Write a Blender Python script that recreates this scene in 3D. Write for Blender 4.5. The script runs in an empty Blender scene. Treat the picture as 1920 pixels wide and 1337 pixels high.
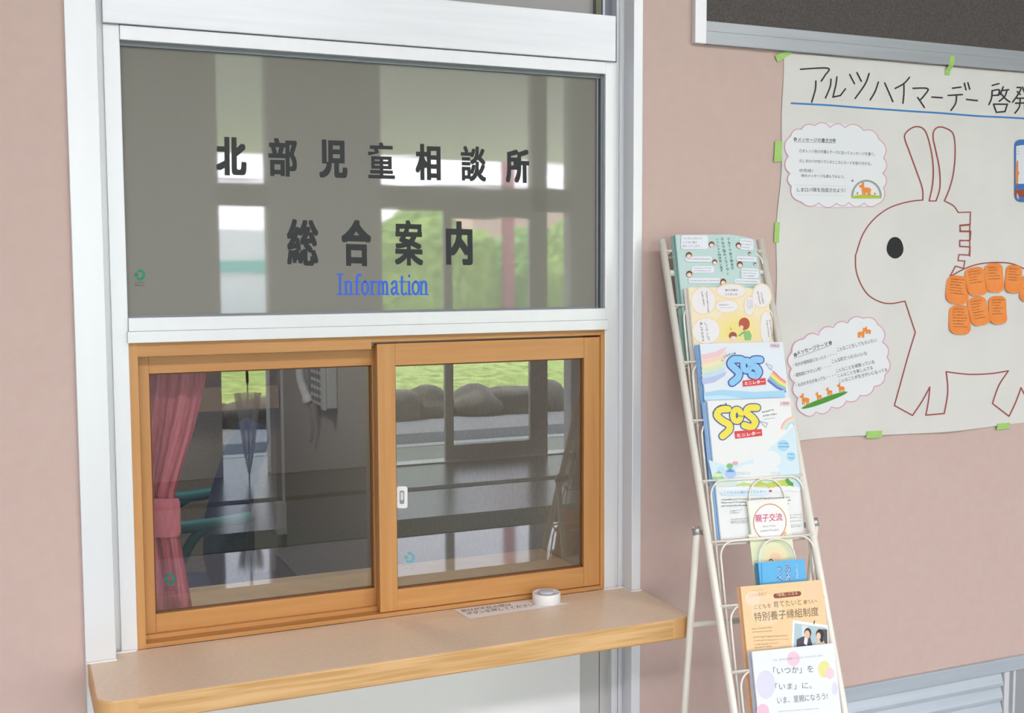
import bpy, bmesh, math, random
from mathutils import Vector, Matrix

random.seed(7)
SC = bpy.context.scene
COL = SC.collection

# ------------------------------------------------------------------ camera
H = 1.685                                   # eye height
F = 2165.98                                 # focal length in pixels of a 1920 x 1337 frame
YAW, PITCH, ROLL = 0.41286227, 0.07772217, -0.00391432
_fw = Vector((math.sin(YAW)*math.cos(PITCH), math.cos(YAW)*math.cos(PITCH), -math.sin(PITCH)))
_r0 = Vector((math.cos(YAW), -math.sin(YAW), 0)); _u0 = _r0.cross(_fw)
RIGHT = math.cos(ROLL)*_r0 + math.sin(ROLL)*_u0
UP = -math.sin(ROLL)*_r0 + math.cos(ROLL)*_u0
cam = bpy.data.cameras.new('camera'); camo = bpy.data.objects.new('camera', cam); COL.objects.link(camo)
cam.lens = 36*F/1920; cam.sensor_width = 36; cam.clip_start = 0.05; cam.clip_end = 500
m3 = Matrix((RIGHT, UP, -_fw)).transposed()
camo.matrix_world = Matrix.Translation((0, 0, H)) @ m3.to_4x4()
SC.camera = camo
EYE = Vector((0, 0, H))

# ------------------------------------------------------------------ sky, sun, exposure
w = bpy.data.worlds.new('sky'); SC.world = w; w.use_nodes = True
nt = w.node_tree; nt.nodes.clear()
out = nt.nodes.new('ShaderNodeOutputWorld'); bg = nt.nodes.new('ShaderNodeBackground')
tc = nt.nodes.new('ShaderNodeTexCoord'); sx = nt.nodes.new('ShaderNodeSeparateXYZ'); rp_ = nt.nodes.new('ShaderNodeValToRGB')
nt.links.new(tc.outputs['Generated'], sx.inputs[0]); nt.links.new(sx.outputs['Z'], rp_.inputs[0])
e = rp_.color_ramp.elements
e[0].position = 0.0; e[0].color = (0.99, 0.95, 1, 1); e[1].position = 0.5; e[1].color = (0.64, 0.78, 1.0, 1)
k = e.new(0.12); k.color = (0.92, 0.92, 1.0, 1)
nt.links.new(rp_.outputs[0], bg.inputs[0]); bg.inputs[1].default_value = 11.0
nt.links.new(bg.outputs[0], out.inputs[0])
sun = bpy.data.lights.new('sun', 'SUN'); sun.energy = 24; sun.angle = 0.01; sun.color = (1, 0.96, 0.92)
suno = bpy.data.objects.new('sun', sun); COL.objects.link(suno); suno.location = (0, -20, 20)
suno.rotation_euler = Vector((0.30, 0.35, -0.88)).to_track_quat('-Z', 'Y').to_euler()

# added area lights under the ceilings to brighten hall and office, no real fittings
def fill_light(x, y, z, lx, ly, watts, name='hall_fill', col=(1.0, 0.93, 0.97)):
    l = bpy.data.lights.new(name, 'AREA'); l.shape = 'RECTANGLE'; l.size = lx; l.size_y = ly; l.energy = watts; l.color = col
    o = bpy.data.objects.new(name, l); COL.objects.link(o); o.location = (x, y, z)
    return o
for lx in (-1.2, 1.2, 3.6):
    fill_light(lx, -1.5, 3.54, 1.6, 0.6, 95)
fill_light(0.2, 4.4, 2.58, 0.5, 1.2, 26, 'office_fill', (1.0, 0.93, 0.84))  # added fill that lifts the dim office behind the panes

SC.view_settings.view_transform = 'Standard'; SC.view_settings.look = 'None'
SC.view_settings.gamma = 1.0; SC.view_settings.use_curve_mapping = False
SC.view_settings.exposure = -0.42
SC.cycles.max_bounces = 10; SC.cycles.diffuse_bounces = 5; SC.cycles.glossy_bounces = 5; SC.cycles.transparent_max_bounces = 16
SC.cycles.caustics_reflective = False; SC.cycles.sample_clamp_indirect = 6
SC.cycles.use_denoising = True

# ------------------------------------------------------------------ helpers
def ray(px, py):
    return _fw + RIGHT*((px-960)/F) - UP*((py-668.5)/F)
def at(px, py, y):                           # point where a line of sight meets the plane y
    d = ray(px, py); return EYE + d*(y/d.y)
def atz(px, py, z):                          # ... the level z
    d = ray(px, py); return EYE + d*((z-H)/d.z)
def atx(px, py, x):
    d = ray(px, py); return EYE + d*(x/d.x)
def X(px, py, y): return at(px, py, y).x
def Z(px, py, y): return at(px, py, y).z

def lin(c):
    if isinstance(c, str):
        c = c.lstrip('#'); c = [int(c[i:i+2], 16)/255 for i in (0, 2, 4)]
    return tuple((v/12.92 if v <= 0.04045 else ((v+0.055)/1.055)**2.4) for v in c)

MATS = {}
def flat(c, rough=0.6, metal=0.0, spec=0.5):
    key = (str(c), rough, metal, spec)
    if key in MATS: return MATS[key]
    m = bpy.data.materials.new('print_' + str(c).strip('#')); m.use_nodes = True
    b = m.node_tree.nodes['Principled BSDF']
    b.inputs['Base Color'].default_value = (*lin(c), 1); b.inputs['Roughness'].default_value = rough
    b.inputs['Metallic'].default_value = metal; b.inputs['Specular IOR Level'].default_value = spec
    MATS[key] = m; return m
def noisy(name, c1, c2, scale=(8, 8, 8), rough=0.6, metal=0.0, detail=3, bump=0.0, bscale=60, spec=0.5, lo=0.35, hi=0.65, noise=1.0):
    m = bpy.data.materials.new(name); m.use_nodes = True; t = m.node_tree; b = t.nodes['Principled BSDF']
    co = t.nodes.new('ShaderNodeTexCoord'); mp = t.nodes.new('ShaderNodeMapping'); mp.inputs['Scale'].default_value = scale
    n = t.nodes.new('ShaderNodeTexNoise'); n.inputs['Scale'].default_value = noise; n.inputs['Detail'].default_value = detail
    r = t.nodes.new('ShaderNodeValToRGB'); r.color_ramp.elements[0].position = lo; r.color_ramp.elements[1].position = hi
    r.color_ramp.elements[0].color = (*lin(c1), 1); r.color_ramp.elements[1].color = (*lin(c2), 1)
    t.links.new(co.outputs['Object'], mp.inputs[0]); t.links.new(mp.outputs[0], n.inputs['Vector'])
    t.links.new(n.outputs['Fac'], r.inputs[0]); t.links.new(r.outputs[0], b.inputs['Base Color'])
    b.inputs['Roughness'].default_value = rough; b.inputs['Metallic'].default_value = metal; b.inputs['Specular IOR Level'].default_value = spec
    if bump:
        n2 = t.nodes.new('ShaderNodeTexNoise'); n2.inputs['Scale'].default_value = bscale; n2.inputs['Detail'].default_value = 2
        bp = t.nodes.new('ShaderNodeBump'); bp.inputs['Strength'].default_value = bump; bp.inputs['Distance'].default_value = 0.01
        t.links.new(co.outputs['Object'], n2.inputs['Vector']); t.links.new(n2.outputs['Fac'], bp.inputs['Height']); t.links.new(bp.outputs[0], b.inputs['Normal'])
    return m
def glass_mat(name, tint=(0.9, 0.93, 0.92), f0=0.10):
    m = bpy.data.materials.new(name); m.use_nodes = True; t = m.node_tree; t.nodes.clear()
    o = t.nodes.new('ShaderNodeOutputMaterial'); mx = t.nodes.new('ShaderNodeMixShader'); tr = t.nodes.new('ShaderNodeBsdfTransparent')
    gl = t.nodes.new('ShaderNodeBsdfGlossy'); gl.inputs['Roughness'].default_value = 0.0; gl.inputs['Color'].default_value = (1, 1, 1, 1)
    tr.inputs['Color'].default_value = (*tint, 1)
    lw = t.nodes.new('ShaderNodeLayerWeight'); lw.inputs['Blend'].default_value = 0.5
    pw = t.nodes.new('ShaderNodeMath'); pw.operation = 'POWER'; pw.inputs[1].default_value = 5
    ma = t.nodes.new('ShaderNodeMath'); ma.operation = 'MULTIPLY_ADD'; ma.inputs[1].default_value = 1-f0; ma.inputs[2].default_value = f0
    t.links.new(lw.outputs['Facing'], pw.inputs[0]); t.links.new(pw.outputs[0], ma.inputs[0]); t.links.new(ma.outputs[0], mx.inputs[0])
    t.links.new(tr.outputs[0], mx.inputs[1]); t.links.new(gl.outputs[0], mx.inputs[2]); t.links.new(mx.outputs[0], o.inputs[0])
    return m

class MB:
    def __init__(s): s.v = []; s.f = []; s.m = []; s.sm = []; s.mats = []; s.cur = 0
    def use(s, m):
        if m not in s.mats: s.mats.append(m)
        s.cur = s.mats.index(m); return s
    def add(s, vs, fs, smooth=False):
        b = len(s.v); s.v += [Vector(p) for p in vs]
        for f in fs: s.f.append([b+i for i in f]); s.m.append(s.cur); s.sm.append(smooth)
        return s
    def box(s, x0, x1, y0, y1, z0, z1, c=0.0):
        if c <= 0:
            vs = [(x, y, z) for x in (x0, x1) for y in (y0, y1) for z in (z0, z1)]
            return s.add(vs, [(0, 1, 3, 2), (4, 6, 7, 5), (0, 4, 5, 1), (2, 3, 7, 6), (0, 2, 6, 4), (1, 5, 7, 3)])
        bm = bmesh.new(); bmesh.ops.create_cube(bm, size=1)
        for v in bm.verts: v.co = Vector(((x0+x1)/2+v.co.x*(x1-x0), (y0+y1)/2+v.co.y*(y1-y0), (z0+z1)/2+v.co.z*(z1-z0)))
        bmesh.ops.bevel(bm, geom=bm.edges[:], offset=c, segments=2, affect='EDGES', profile=0.5)
        bm.verts.index_update(); s.add([v.co.copy() for v in bm.verts], [[v.index for v in f.verts] for f in bm.faces]); bm.free(); return s
    def tube(s, pts, r, n=10, cap=True, closed=False):
        pts = [Vector(p) for p in pts]; N = len(pts); b = len(s.v); prev = None
        rr = r if isinstance(r, (list, tuple)) else [r]*N
        for i, p in enumerate(pts):
            if closed: d = pts[(i+1) % N]-pts[i-1]
            else: d = pts[min(i+1, N-1)]-pts[max(i-1, 0)]
            d.normalize()
            if prev is None:
                a = d.orthogonal().normalized()
            else:
                a = (prev-d*prev.dot(d)).normalized()
            prev = a; c = d.cross(a)
            for j in range(n):
                t = 2*math.pi*j/n; s.v.append(p+(a*math.cos(t)+c*math.sin(t))*rr[i])
        for i in range(N if closed else N-1):
            i2 = (i+1) % N
            for j in range(n):
                s.f.append([b+i*n+j, b+i*n+(j+1) % n, b+i2*n+(j+1) % n, b+i2*n+j]); s.m.append(s.cur); s.sm.append(True)
        if cap and not closed:
            s.f.append([b+j for j in range(n)][::-1]); s.m.append(s.cur); s.sm.append(False)
            s.f.append([b+(N-1)*n+j for j in range(n)]); s.m.append(s.cur); s.sm.append(False)
        return s
    def prism(s, outline, d, top=True):       # outline: list of Vectors, extruded by vector d
        n = len(outline); d = Vector(d); vs = [Vector(p) for p in outline]+[Vector(p)+d for p in outline]
        fs = [list(range(n))[::-1], list(range(n, 2*n))]+[[i, (i+1) % n, n+(i+1) % n, n+i] for i in range(n)]
        return s.add(vs, fs)
    def lathe(s, prof, c, n=32, axis='Z'):
        c = Vector(c); b = len(s.v)
        for (r, h) in prof:
            for j in range(n):
                t = 2*math.pi*j/n; s.v.append(c+Vector((r*math.cos(t), r*math.sin(t), h)))
        for i in range(len(prof)-1):
            for j in range(n):
                s.f.append([b+i*n+j, b+i*n+(j+1) % n, b+(i+1)*n+(j+1) % n, b+(i+1)*n+j]); s.m.append(s.cur); s.sm.append(True)
        s.f.append([b+j for j in range(n)][::-1]); s.m.append(s.cur); s.sm.append(False)
        s.f.append([b+(len(prof)-1)*n+j for j in range(n)]); s.m.append(s.cur); s.sm.append(False)
        return s
    def build(s, name, mat=None, parent=None, origin=None, mod=None):
        me = bpy.data.meshes.new(name)
        if parent is not None:
            org = Vector(parent['org'])
        else:
            if origin is None:
                xs = [p.x for p in s.v]; ys = [p.y for p in s.v]; zs = [p.z for p in s.v]
                origin = ((min(xs)+max(xs))/2, (min(ys)+max(ys))/2, min(zs))
            org = Vector(origin)
        me.from_pydata([p-org for p in s.v], [], s.f)
        for m in (s.mats or [mat]): me.materials.append(m)
        for p, mi, sm in zip(me.polygons, s.m, s.sm): p.material_index = mi; p.use_smooth = sm
        if not isinstance(s, Art):
            bm = bmesh.new(); bm.from_mesh(me); bmesh.ops.recalc_face_normals(bm, faces=bm.faces[:]); bm.to_mesh(me); bm.free()
        me.update()
        o = bpy.data.objects.new(name, me); COL.objects.link(o)
        if parent is not None: o.parent = parent
        else: o.location = org
        ORG[o.name] = org; o['org'] = tuple(org)
        return o
ORG = {}
def empty(name, loc, label=None, cat=None, group=None, kind=None):
    o = bpy.data.objects.new(name, None); COL.objects.link(o); o.location = loc; o['org'] = tuple(loc); o.empty_display_size = 0.05
    return tag(o, label, cat, group, kind)
def tag(o, label=None, cat=None, group=None, kind=None):
    if label: o['label'] = label
    if cat: o['category'] = cat
    if group: o['group'] = group
    if kind: o['kind'] = kind
    return o
def struct(o): o['kind'] = 'structure'; return o

# --- text outlines from the built-in font
_tc = {}
def glyphs(s, bold=0.0, res=3):
    key = (s, bold, res)
    if key in _tc: return _tc[key]
    c = bpy.data.curves.new('t', 'FONT'); c.body = s; c.size = 1; c.offset = bold; c.resolution_u = res; c.fill_mode = 'FRONT'
    o = bpy.data.objects.new('t', c); COL.objects.link(o)
    dg = bpy.context.evaluated_depsgraph_get()
    me = bpy.data.meshes.new_from_object(o.evaluated_get(dg))
    vs = [(v.co.x, v.co.y) for v in me.vertices]; fs = [list(p.vertices) for p in me.polygons if p.normal.z != 0]
    fs = [f if me.polygons[i].normal.z > 0 else f[::-1] for i, f in enumerate(fs)]
    bpy.data.objects.remove(o); bpy.data.curves.remove(c); bpy.data.meshes.remove(me)
    _tc[key] = (vs, fs); return vs, fs

def smooth(pts, closed=False, n=6):
    P = [Vector(p) for p in pts]; out = []; N = len(P)
    rng = range(N) if closed else range(N-1)
    for i in rng:
        if closed: a, b, c, d = P[i-1], P[i], P[(i+1) % N], P[(i+2) % N]
        else: a, b, c, d = P[max(i-1, 0)], P[i], P[i+1], P[min(i+2, N-1)]
        for k in range(n):
            t = k/n
            out.append(0.5*((2*b)+(c-a)*t+(2*a-5*b+4*c-d)*t*t+(3*b-a-3*c+d)*t**3))
    if not closed: out.append(P[-1])
    return out

PW_ = [None]
class Art(MB):
    """flat print drawn on a surface: pm maps drawing coordinates to a point, nrm is the way the print faces"""
    def __init__(s, pm, off=(0, 0), sc=1.0, step=0.00012, base=0.0002):
        super().__init__(); s.pm = pm; s.ox, s.oy = off; s.sc = sc; s.step = step; s.d = base; s.maxseg = 9*sc if pm is PW_[0] else 0; s.tess = False
    def P(s, p): return s.pm(s.ox+p[0]/s.sc, s.oy+p[1]/s.sc, s.d)
    def up(s): s.d += s.step; return s
    def poly(s, pts, c):
        s.use(flat(c) if not isinstance(c, bpy.types.Material) else c)
        vs = [s.P(p) for p in pts]; n = len(vs); nr = Vector((0, 0, 0))
        if s.tess:
            ys = [p[1] for p in pts]; ya, yb_ = min(ys), max(ys); nb = 14; nc = 10; vs = []
            for j in range(nb+1):
                y = ya+(yb_-ya)*(j+1e-3)/(nb+2e-3); xs = []
                for p, q_ in zip(pts, pts[1:]+pts[:1]):
                    if (p[1]-y)*(q_[1]-y) <= 0 and p[1] != q_[1]: xs.append(p[0]+(q_[0]-p[0])*(y-p[1])/(q_[1]-p[1]))
                if not xs: xs = [pts[0][0]]
                for i in range(nc+1): vs.append(s.P((min(xs)+(max(xs)-min(xs))*i/nc, y)))
            s.add(vs, [(j*(nc+1)+i, (j+1)*(nc+1)+i, (j+1)*(nc+1)+i+1, j*(nc+1)+i+1) for j in range(nb) for i in range(nc)])
        else: s.add(vs, [list(range(n))])
        s.d += 0.000008; return s
    def rect(s, x0, y0, x1, y1, c, r=0.0):
        if r <= 0: return s.poly([(x0, y1), (x1, y1), (x1, y0), (x0, y0)], c)
        pts = []
        for cx, cy, a0 in ((x1-r, y0+r, -90), (x1-r, y1-r, 0), (x0+r, y1-r, 90), (x0+r, y0+r, 180)):
            for k in range(5):
                a = math.radians(a0+k*22.5); pts.append((cx+r*math.cos(a), cy+r*math.sin(a)))
        return s.poly(pts[::-1], c)
    def ell(s, cx, cy, rx, ry, c, a0=0, a1=360, rot=0, n=20):
        pts = []; cr, sr = math.cos(math.radians(rot)), math.sin(math.radians(rot))
        m = n if a1-a0 >= 360 else n+1
        for k in range(m):
            a = math.radians(a0+(a1-a0)*k/n); x, y = rx*math.cos(a), ry*math.sin(a); pts.append((cx+x*cr-y*sr, cy+x*sr+y*cr))
        return s.poly(pts[::-1], c)
    def line(s, pts, wd, c, sm=False, closed=False, taper=False):
        s.use(flat(c) if not isinstance(c, bpy.types.Material) else c)
        pts = [Vector(p) for p in pts]
        if sm: pts = smooth([p.to_2d() for p in pts], closed)
        if closed: pts = list(pts)+[pts[0], pts[1]]
        if s.maxseg:
            q = [Vector(pts[0]).to_2d()]
            for p in pts[1:]:
                p = Vector(p).to_2d(); m = max(1, math.ceil((p-q[-1]).length/s.maxseg)); a_ = q[-1]
                q += [a_+(p-a_)*(k/m) for k in range(1, m+1)]
            pts = q
        h = wd/2; L = []; R = []
        N = len(pts)
        for i, p in enumerate(pts):
            d0 = (pts[i]-pts[i-1]) if i > 0 else (pts[1]-pts[0]); d1 = (pts[i+1]-pts[i]) if i < N-1 else d0
            if d0.length < 1e-6: d0 = d1
            if d1.length < 1e-6: d1 = d0
            d0 = d0.normalized(); d1 = d1.normalized()
            n0 = Vector((-d0.y, d0.x)); n1 = Vector((-d1.y, d1.x)); n = n0+n1
            if n.length < 0.3: n = n0
            else: n.normalize()
            k = min(2.0, 1/max(0.35, n.dot(n0)))
            L.append(p+n*h*k); R.append(p-n*h*k)
        if not closed:                         # rounded ends
            def cap(p, d):
                return [p+Vector((d.x*math.cos(a)-d.y*math.sin(a), d.x*math.sin(a)+d.y*math.cos(a)))*h for a in [math.radians(-90+36*k) for k in range(6)]]
            for (p, d) in ((pts[-1], (pts[-1]-pts[-2]).normalized()), (pts[0], (pts[0]-pts[1]).normalized())):
                q = cap(p, d); s.add([s.P(x) for x in q][::-1], [list(range(6))])
        vs = [s.P(x) for x in L]+[s.P(x) for x in R]
        s.add(vs, [[i, i+1, N+i+1, N+i] for i in range(N-1)]); s.d += 0.000008; return s
    def text(s, t, p0, p1, h, c, bold=0.0, up=None, res=3, heavy=0.0):
        """fit text so that its baseline box runs p0 -> p1 with height h (drawing units, y down)"""
        s.use(flat(c) if not isinstance(c, bpy.types.Material) else c)
        vs, fs = glyphs(t, bold if bold <= 0.011 else 0.0, res)
        if not vs: return s
        if bold > 0.011: heavy = max(heavy, bold)
        x0 = min(v[0] for v in vs); x1 = max(v[0] for v in vs); y0 = min(v[1] for v in vs); y1 = max(v[1] for v in vs)
        p0 = Vector(p0); p1 = Vector(p1); ax = p1-p0
        if up is None:
            u = Vector((ax.y, -ax.x)).normalized()*h
        else: u = Vector(up).normalized()*h
        offs = [(0, 0)]
        if heavy: offs = [(heavy*i, heavy*0.62*j) for i in (-1, 0, 1) for j in (-1, 0, 1)]
        x0 -= heavy; x1 += heavy; y0 -= heavy*0.62; y1 += heavy*0.62
        for ox, oy in offs:
            q = []
            for v in vs:
                a = (v[0]+ox-x0)/(x1-x0); b = (v[1]+oy-y0)/max(1e-6, y1-y0); q.append(s.P(p0+ax*a+u*b))
            s.add(q, fs); s.d += 0.000006
        return s
    def vtext(s, t, p0, p1, wd, c, bold=0.0):  # vertical Japanese text from p0 (top) to p1 (bottom)
        p0 = Vector(p0); p1 = Vector(p1); n = len(t); d = (p1-p0)/n
        for i, ch in enumerate(t):
            if ch == ' ': continue
            c0 = p0+d*i; sx = 1.0; 
            if ch in '。、': s.text(ch, c0+d*0.3+Vector((wd*0.2, 0)), c0+d*0.3+Vector((wd*0.45, 0)), abs(d.y)*0.25, c, bold, up=-d, res=1); continue
            k = 0.82 if ch not in 'いこにつっゃょ' else 0.6
            s.text(ch, c0+d*0.92+Vector((-wd/2*k*1.1, 0)), c0+d*0.92+Vector((wd/2*k*1.1, 0)), abs(d.y)*0.84*(1 if k > 0.7 else 0.75), c, bold, up=-d, res=2)
        return s
    def dashes(s, p0, p1, h, c, fill=0.62, seed=0):  # line of print too small to read
        rnd = random.Random(seed+int(p0[0]*7+p0[1]*13)); p0 = Vector(p0); p1 = Vector(p1); L = (p1-p0).length; d = (p1-p0)/L; u = Vector((d.y, -d.x))
        x = 0
        s.use(flat(c))
        while x < L:
            wd = h*rnd.uniform(0.5, 0.9); a = rnd.uniform(0.0, 0.25)*h; b = h*rnd.uniform(0.6, 1.0); kind = rnd.random()
            q = p0+d*x; t = h*0.16
            segs = [((0, b*0.8), (wd, b*0.8)), ((wd*0.45, a), (wd*0.5, b))] if kind < 0.5 else [((0, a), (wd*0.2, b)), ((wd*0.7, a), (wd*0.7, b)), ((0, b*0.5), (wd, b*0.5))]
            for (m, n_) in segs:
                e0 = q+d*m[0]+u*m[1]; e1 = q+d*n_[0]+u*n_[1]; dd = (e1-e0).normalized(); nn = Vector((-dd.y, dd.x))*t*0.5
                s.add([s.P(e0+nn), s.P(e1+nn), s.P(e1-nn), s.P(e0-nn)], [[0, 1, 2, 3]])
            x += wd+h*0.22
        s.d += 0.000004; return s

def plane_pm(y, wave=None):                   # drawing surface: a plane facing the room, in sight-line coordinates
    def pm(px, py, d):
        p = at(px, py, y); o = wave(p) if wave else 0.0
        return Vector((p.x, p.y-d-o, p.z))
    return pm

# ------------------------------------------------------------------ materials
M = {}
M['pink'] = noisy('pink_wall_paint', '#ceb5ac', '#d0b8af', (40, 40, 40), 0.75, bump=0.05, bscale=350, detail=4)
M['alu'] = noisy('white_aluminium', '#e3e5e9', '#e5e7eb', (30, 30, 3), 0.35, metal=0.2)
M['alug'] = noisy('grey_aluminium', '#a4a9ae', '#acb1b6', (3, 30, 60), 0.38, metal=0.3)
M['head'] = noisy('header_aluminium', '#d3d7dc', '#dadde1', (3, 30, 60), 0.35, metal=0.3)
M['gask'] = flat('#5d6266', 0.5)
M['louvre'] = noisy('louvre_metal', '#b9c3cd', '#c1cbd4', (3, 30, 60), 0.4, metal=0.25)
M['caulk'] = flat('#eceae6', 0.5)
M['wood'] = noisy('orange_timber', '#c18a4e', '#cb965c', (3, 60, 60), 0.42, detail=5, bump=0.02, bscale=200)
M['woodv'] = noisy('orange_timber_upright', '#c18a4e', '#cb965c', (60, 60, 3), 0.42, detail=5, bump=0.02, bscale=200)
M['lam'] = noisy('beige_laminate', '#ecd4b8', '#f1dac0', (90, 90, 90), 0.38, detail=6)
M['oak'] = noisy('oak_edge', '#cc9f64', '#e2b983', (4, 60, 90), 0.42, detail=6, lo=0.4, hi=0.6)
M['oake'] = noisy('oak_corner', '#d3a467', '#deb279', (40, 40, 6), 0.42, detail=5)
M['panel'] = flat('#f6f8f7', 0.4)
M['rackw'] = flat('#efece2', 0.3)
M['paper'] = noisy('poster_paper', '#dcdbd7', '#e2e1dd', (5, 5, 5), 0.7)
M['white'] = flat('#f0f0f2', 0.45)
M['board'] = noisy('dark_board', '#46413f', '#5a5452', (220, 220, 220), 0.7, detail=2)
M['pane'] = glass_mat('window_glass', f0=0.14)
M['frost'] = None
def frost():
    m = bpy.data.materials.new('film_backed_glass'); m.use_nodes = True; t = m.node_tree; b = t.nodes['Principled BSDF']
    b.inputs['Base Color'].default_value = (*lin('#85847a'), 1); b.inputs['Coat Weight'].default_value = 1.0; b.inputs['Coat Roughness'].default_value = 0.02; b.inputs['Roughness'].default_value = 0.025; b.inputs['Specular IOR Level'].default_value = 1.0
    co = t.nodes.new('ShaderNodeTexCoord'); mp = t.nodes.new('ShaderNodeMapping'); mp.inputs['Scale'].default_value = (2, 2, 14)
    n = t.nodes.new('ShaderNodeTexNoise'); n.inputs['Scale'].default_value = 3; n.inputs['Detail'].default_value = 1
    bp = t.nodes.new('ShaderNodeBump'); bp.inputs['Strength'].default_value = 0.012; bp.inputs['Distance'].default_value = 0.004
    t.links.new(co.outputs['Object'], mp.inputs[0]); t.links.new(mp.outputs[0], n.inputs['Vector']); t.links.new(n.outputs['Fac'], bp.inputs['Height']); t.links.new(bp.outputs[0], b.inputs['Normal'])
    return m
M['frost'] = frost()

# ------------------------------------------------------------------ room shell
YI, YC, YP = 2.40, 2.357, 2.366              # window frame plane, side post faces, pink wall
DOOR = -4.45
xa, xb = X(119, 0, YC), X(1204, 500, YC)
CEIL = 3.6
b = MB(); b.box(-2.5, xa, YP, YP+0.12, 0, CEIL); b.box(xb, 7, YP, YP+0.12, 0, CEIL); b.box(xa, xb, YP, YP+0.12, 2.75, CEIL)
struct(b.build('wall_front', M['pink']))
def tiles():
    m = bpy.data.materials.new('grey_floor_tiles'); m.use_nodes = True; t = m.node_tree; b = t.nodes['Principled BSDF']
    co = t.nodes.new('ShaderNodeTexCoord'); br = t.nodes.new('ShaderNodeTexBrick'); br.offset = 0.0; br.inputs['Scale'].default_value = 1.0
    br.inputs['Brick Width'].default_value = 0.4; br.inputs['Row Height'].default_value = 0.4; br.inputs['Mortar Size'].default_value = 0.008
    br.inputs['Color1'].default_value = (*lin('#515356'), 1); br.inputs['Color2'].default_value = (*lin('#4b4d50'), 1); br.inputs['Mortar'].default_value = (*lin('#1d1e1f'), 1)
    t.links.new(co.outputs['Object'], br.inputs['Vector']); t.links.new(br.outputs['Color'], b.inputs['Base Color'])
    b.inputs['Roughness'].default_value = 0.27; b.inputs['Specular IOR Level'].default_value = 0.7
    return m
M['tile'] = tiles()
M['lino'] = noisy('polished_floor', '#85868a', '#8d8e92', (20, 20, 20), 0.07, spec=1.0)
b = MB(); b.box(-2.5, 7, -1.95, 8.0, -0.1, 0); struct(b.build('floor', M['lino']))
b = MB(); b.box(-2.5, 7, DOOR-0.95, -1.95, -0.1, -0.003); struct(b.build('floor_entrance', M['tile'], origin=(0, -1.95, 0)))
b = MB(); b.box(-2.5, 7, -2.42, -1.95, -0.003, 0.004); struct(b.build('trim_doormat', flat('#4b5450', 0.9)))
b = MB()
for k in range(4): b.box(-2.5, 7, -3.37-k*0.035, -3.352-k*0.035, -0.003, 0.0015)
struct(b.build('trim_grate', flat('#3f4142', 0.5, 0.5)))
b = MB(); b.box(-2.5, 7, DOOR, YP+0.12, CEIL, CEIL+0.1); struct(b.build('ceiling', flat('#dcdde0', 0.8)))
M['hall'] = flat('#c6c7ca', 0.7)
b = MB(); b.box(6.9, 7, DOOR, YP, 0, CEIL); struct(b.build('wall_right', M['hall']))
b = MB(); b.box(-2.6, -2.5, DOOR, YP+0.12, 0, CEIL)
struct(b.build('wall_left', M['hall']))
# entrance wall: masonry piers and glazed door frames
VX = lambda px: at(px, 400, 9.3).x
o1, o2, o3, o4, o5, o6 = VX(410), VX(502), VX(715), VX(1000), VX(1028), VX(1070)
b = MB(); yb0, yb1 = DOOR-0.15, DOOR
b.box(-2.5, -2.3, yb0, yb1, 0, CEIL); b.box(0.75, o1, yb0, yb1, 0, CEIL); b.box(o2, o3, yb0, yb1, 0, CEIL); b.box(o6, 5.3, yb0, yb1, 0, CEIL); b.box(6.9, 7, yb0, yb1, 0, CEIL)
b.box(-2.3, 0.75, yb0, yb1, 3.4, CEIL); b.box(5.3, 6.9, yb0, yb1, 3.4, CEIL)  # lintels of the unseen end openings, added to let in more daylight
for xx in (-0.8,): b.box(xx-0.03, xx+0.03, yb0+0.03, yb1-0.03, 0, 3.4)
b.box(o1, o2, yb0, yb1, 3.4, CEIL); b.box(o3, o6, yb0, yb1, 3.4, CEIL)
struct(b.build('wall_entrance', M['hall']))
fr = flat('#a3a5a6', 0.45, 0.2)
b = MB()
b.box(o1, o2, yb0+0.03, yb1-0.03, 2.17, 2.37); b.box(o3, o6, yb0+0.03, yb1-0.03, 2.17, 2.37); b.box(o4, o5, yb0+0.03, yb1-0.03, 0, 3.4)
struct(b.build('trim_transom', fr))
def leaf(x0, x1, y, nm):
    b = MB()
    b.box(x0, x0+0.075, y, y+0.04, 0.01, 2.17); b.box(x1-0.03, x1, y, y+0.04, 0.01, 2.17); b.box(x0+0.075, x1-0.03, y, y+0.04, 0.01, 0.14); b.box(x0+0.075, x1-0.03, y, y+0.04, 2.1, 2.17)
    return struct(b.build(nm, fr))
leaf(VX(833), o4, DOOR-0.06, 'door_1')
b = MB(); b.box(o3, o6, DOOR-0.16, DOOR+0.02, -0.002, 0.008); struct(b.build('trim_threshold', flat('#d6d8d8', 0.3, 0.6)))
b = MB(); b.prism([Vector((-3, DOOR-0.15, 3.46)), Vector((-3, DOOR-0.15, 3.62)), Vector((-3, DOOR-3.35, 3.08)), Vector((-3, DOOR-3.35, 2.92))], (11, 0, 0)); struct(b.build('ceiling_porch', flat('#f4eef2', 0.8)))

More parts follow.
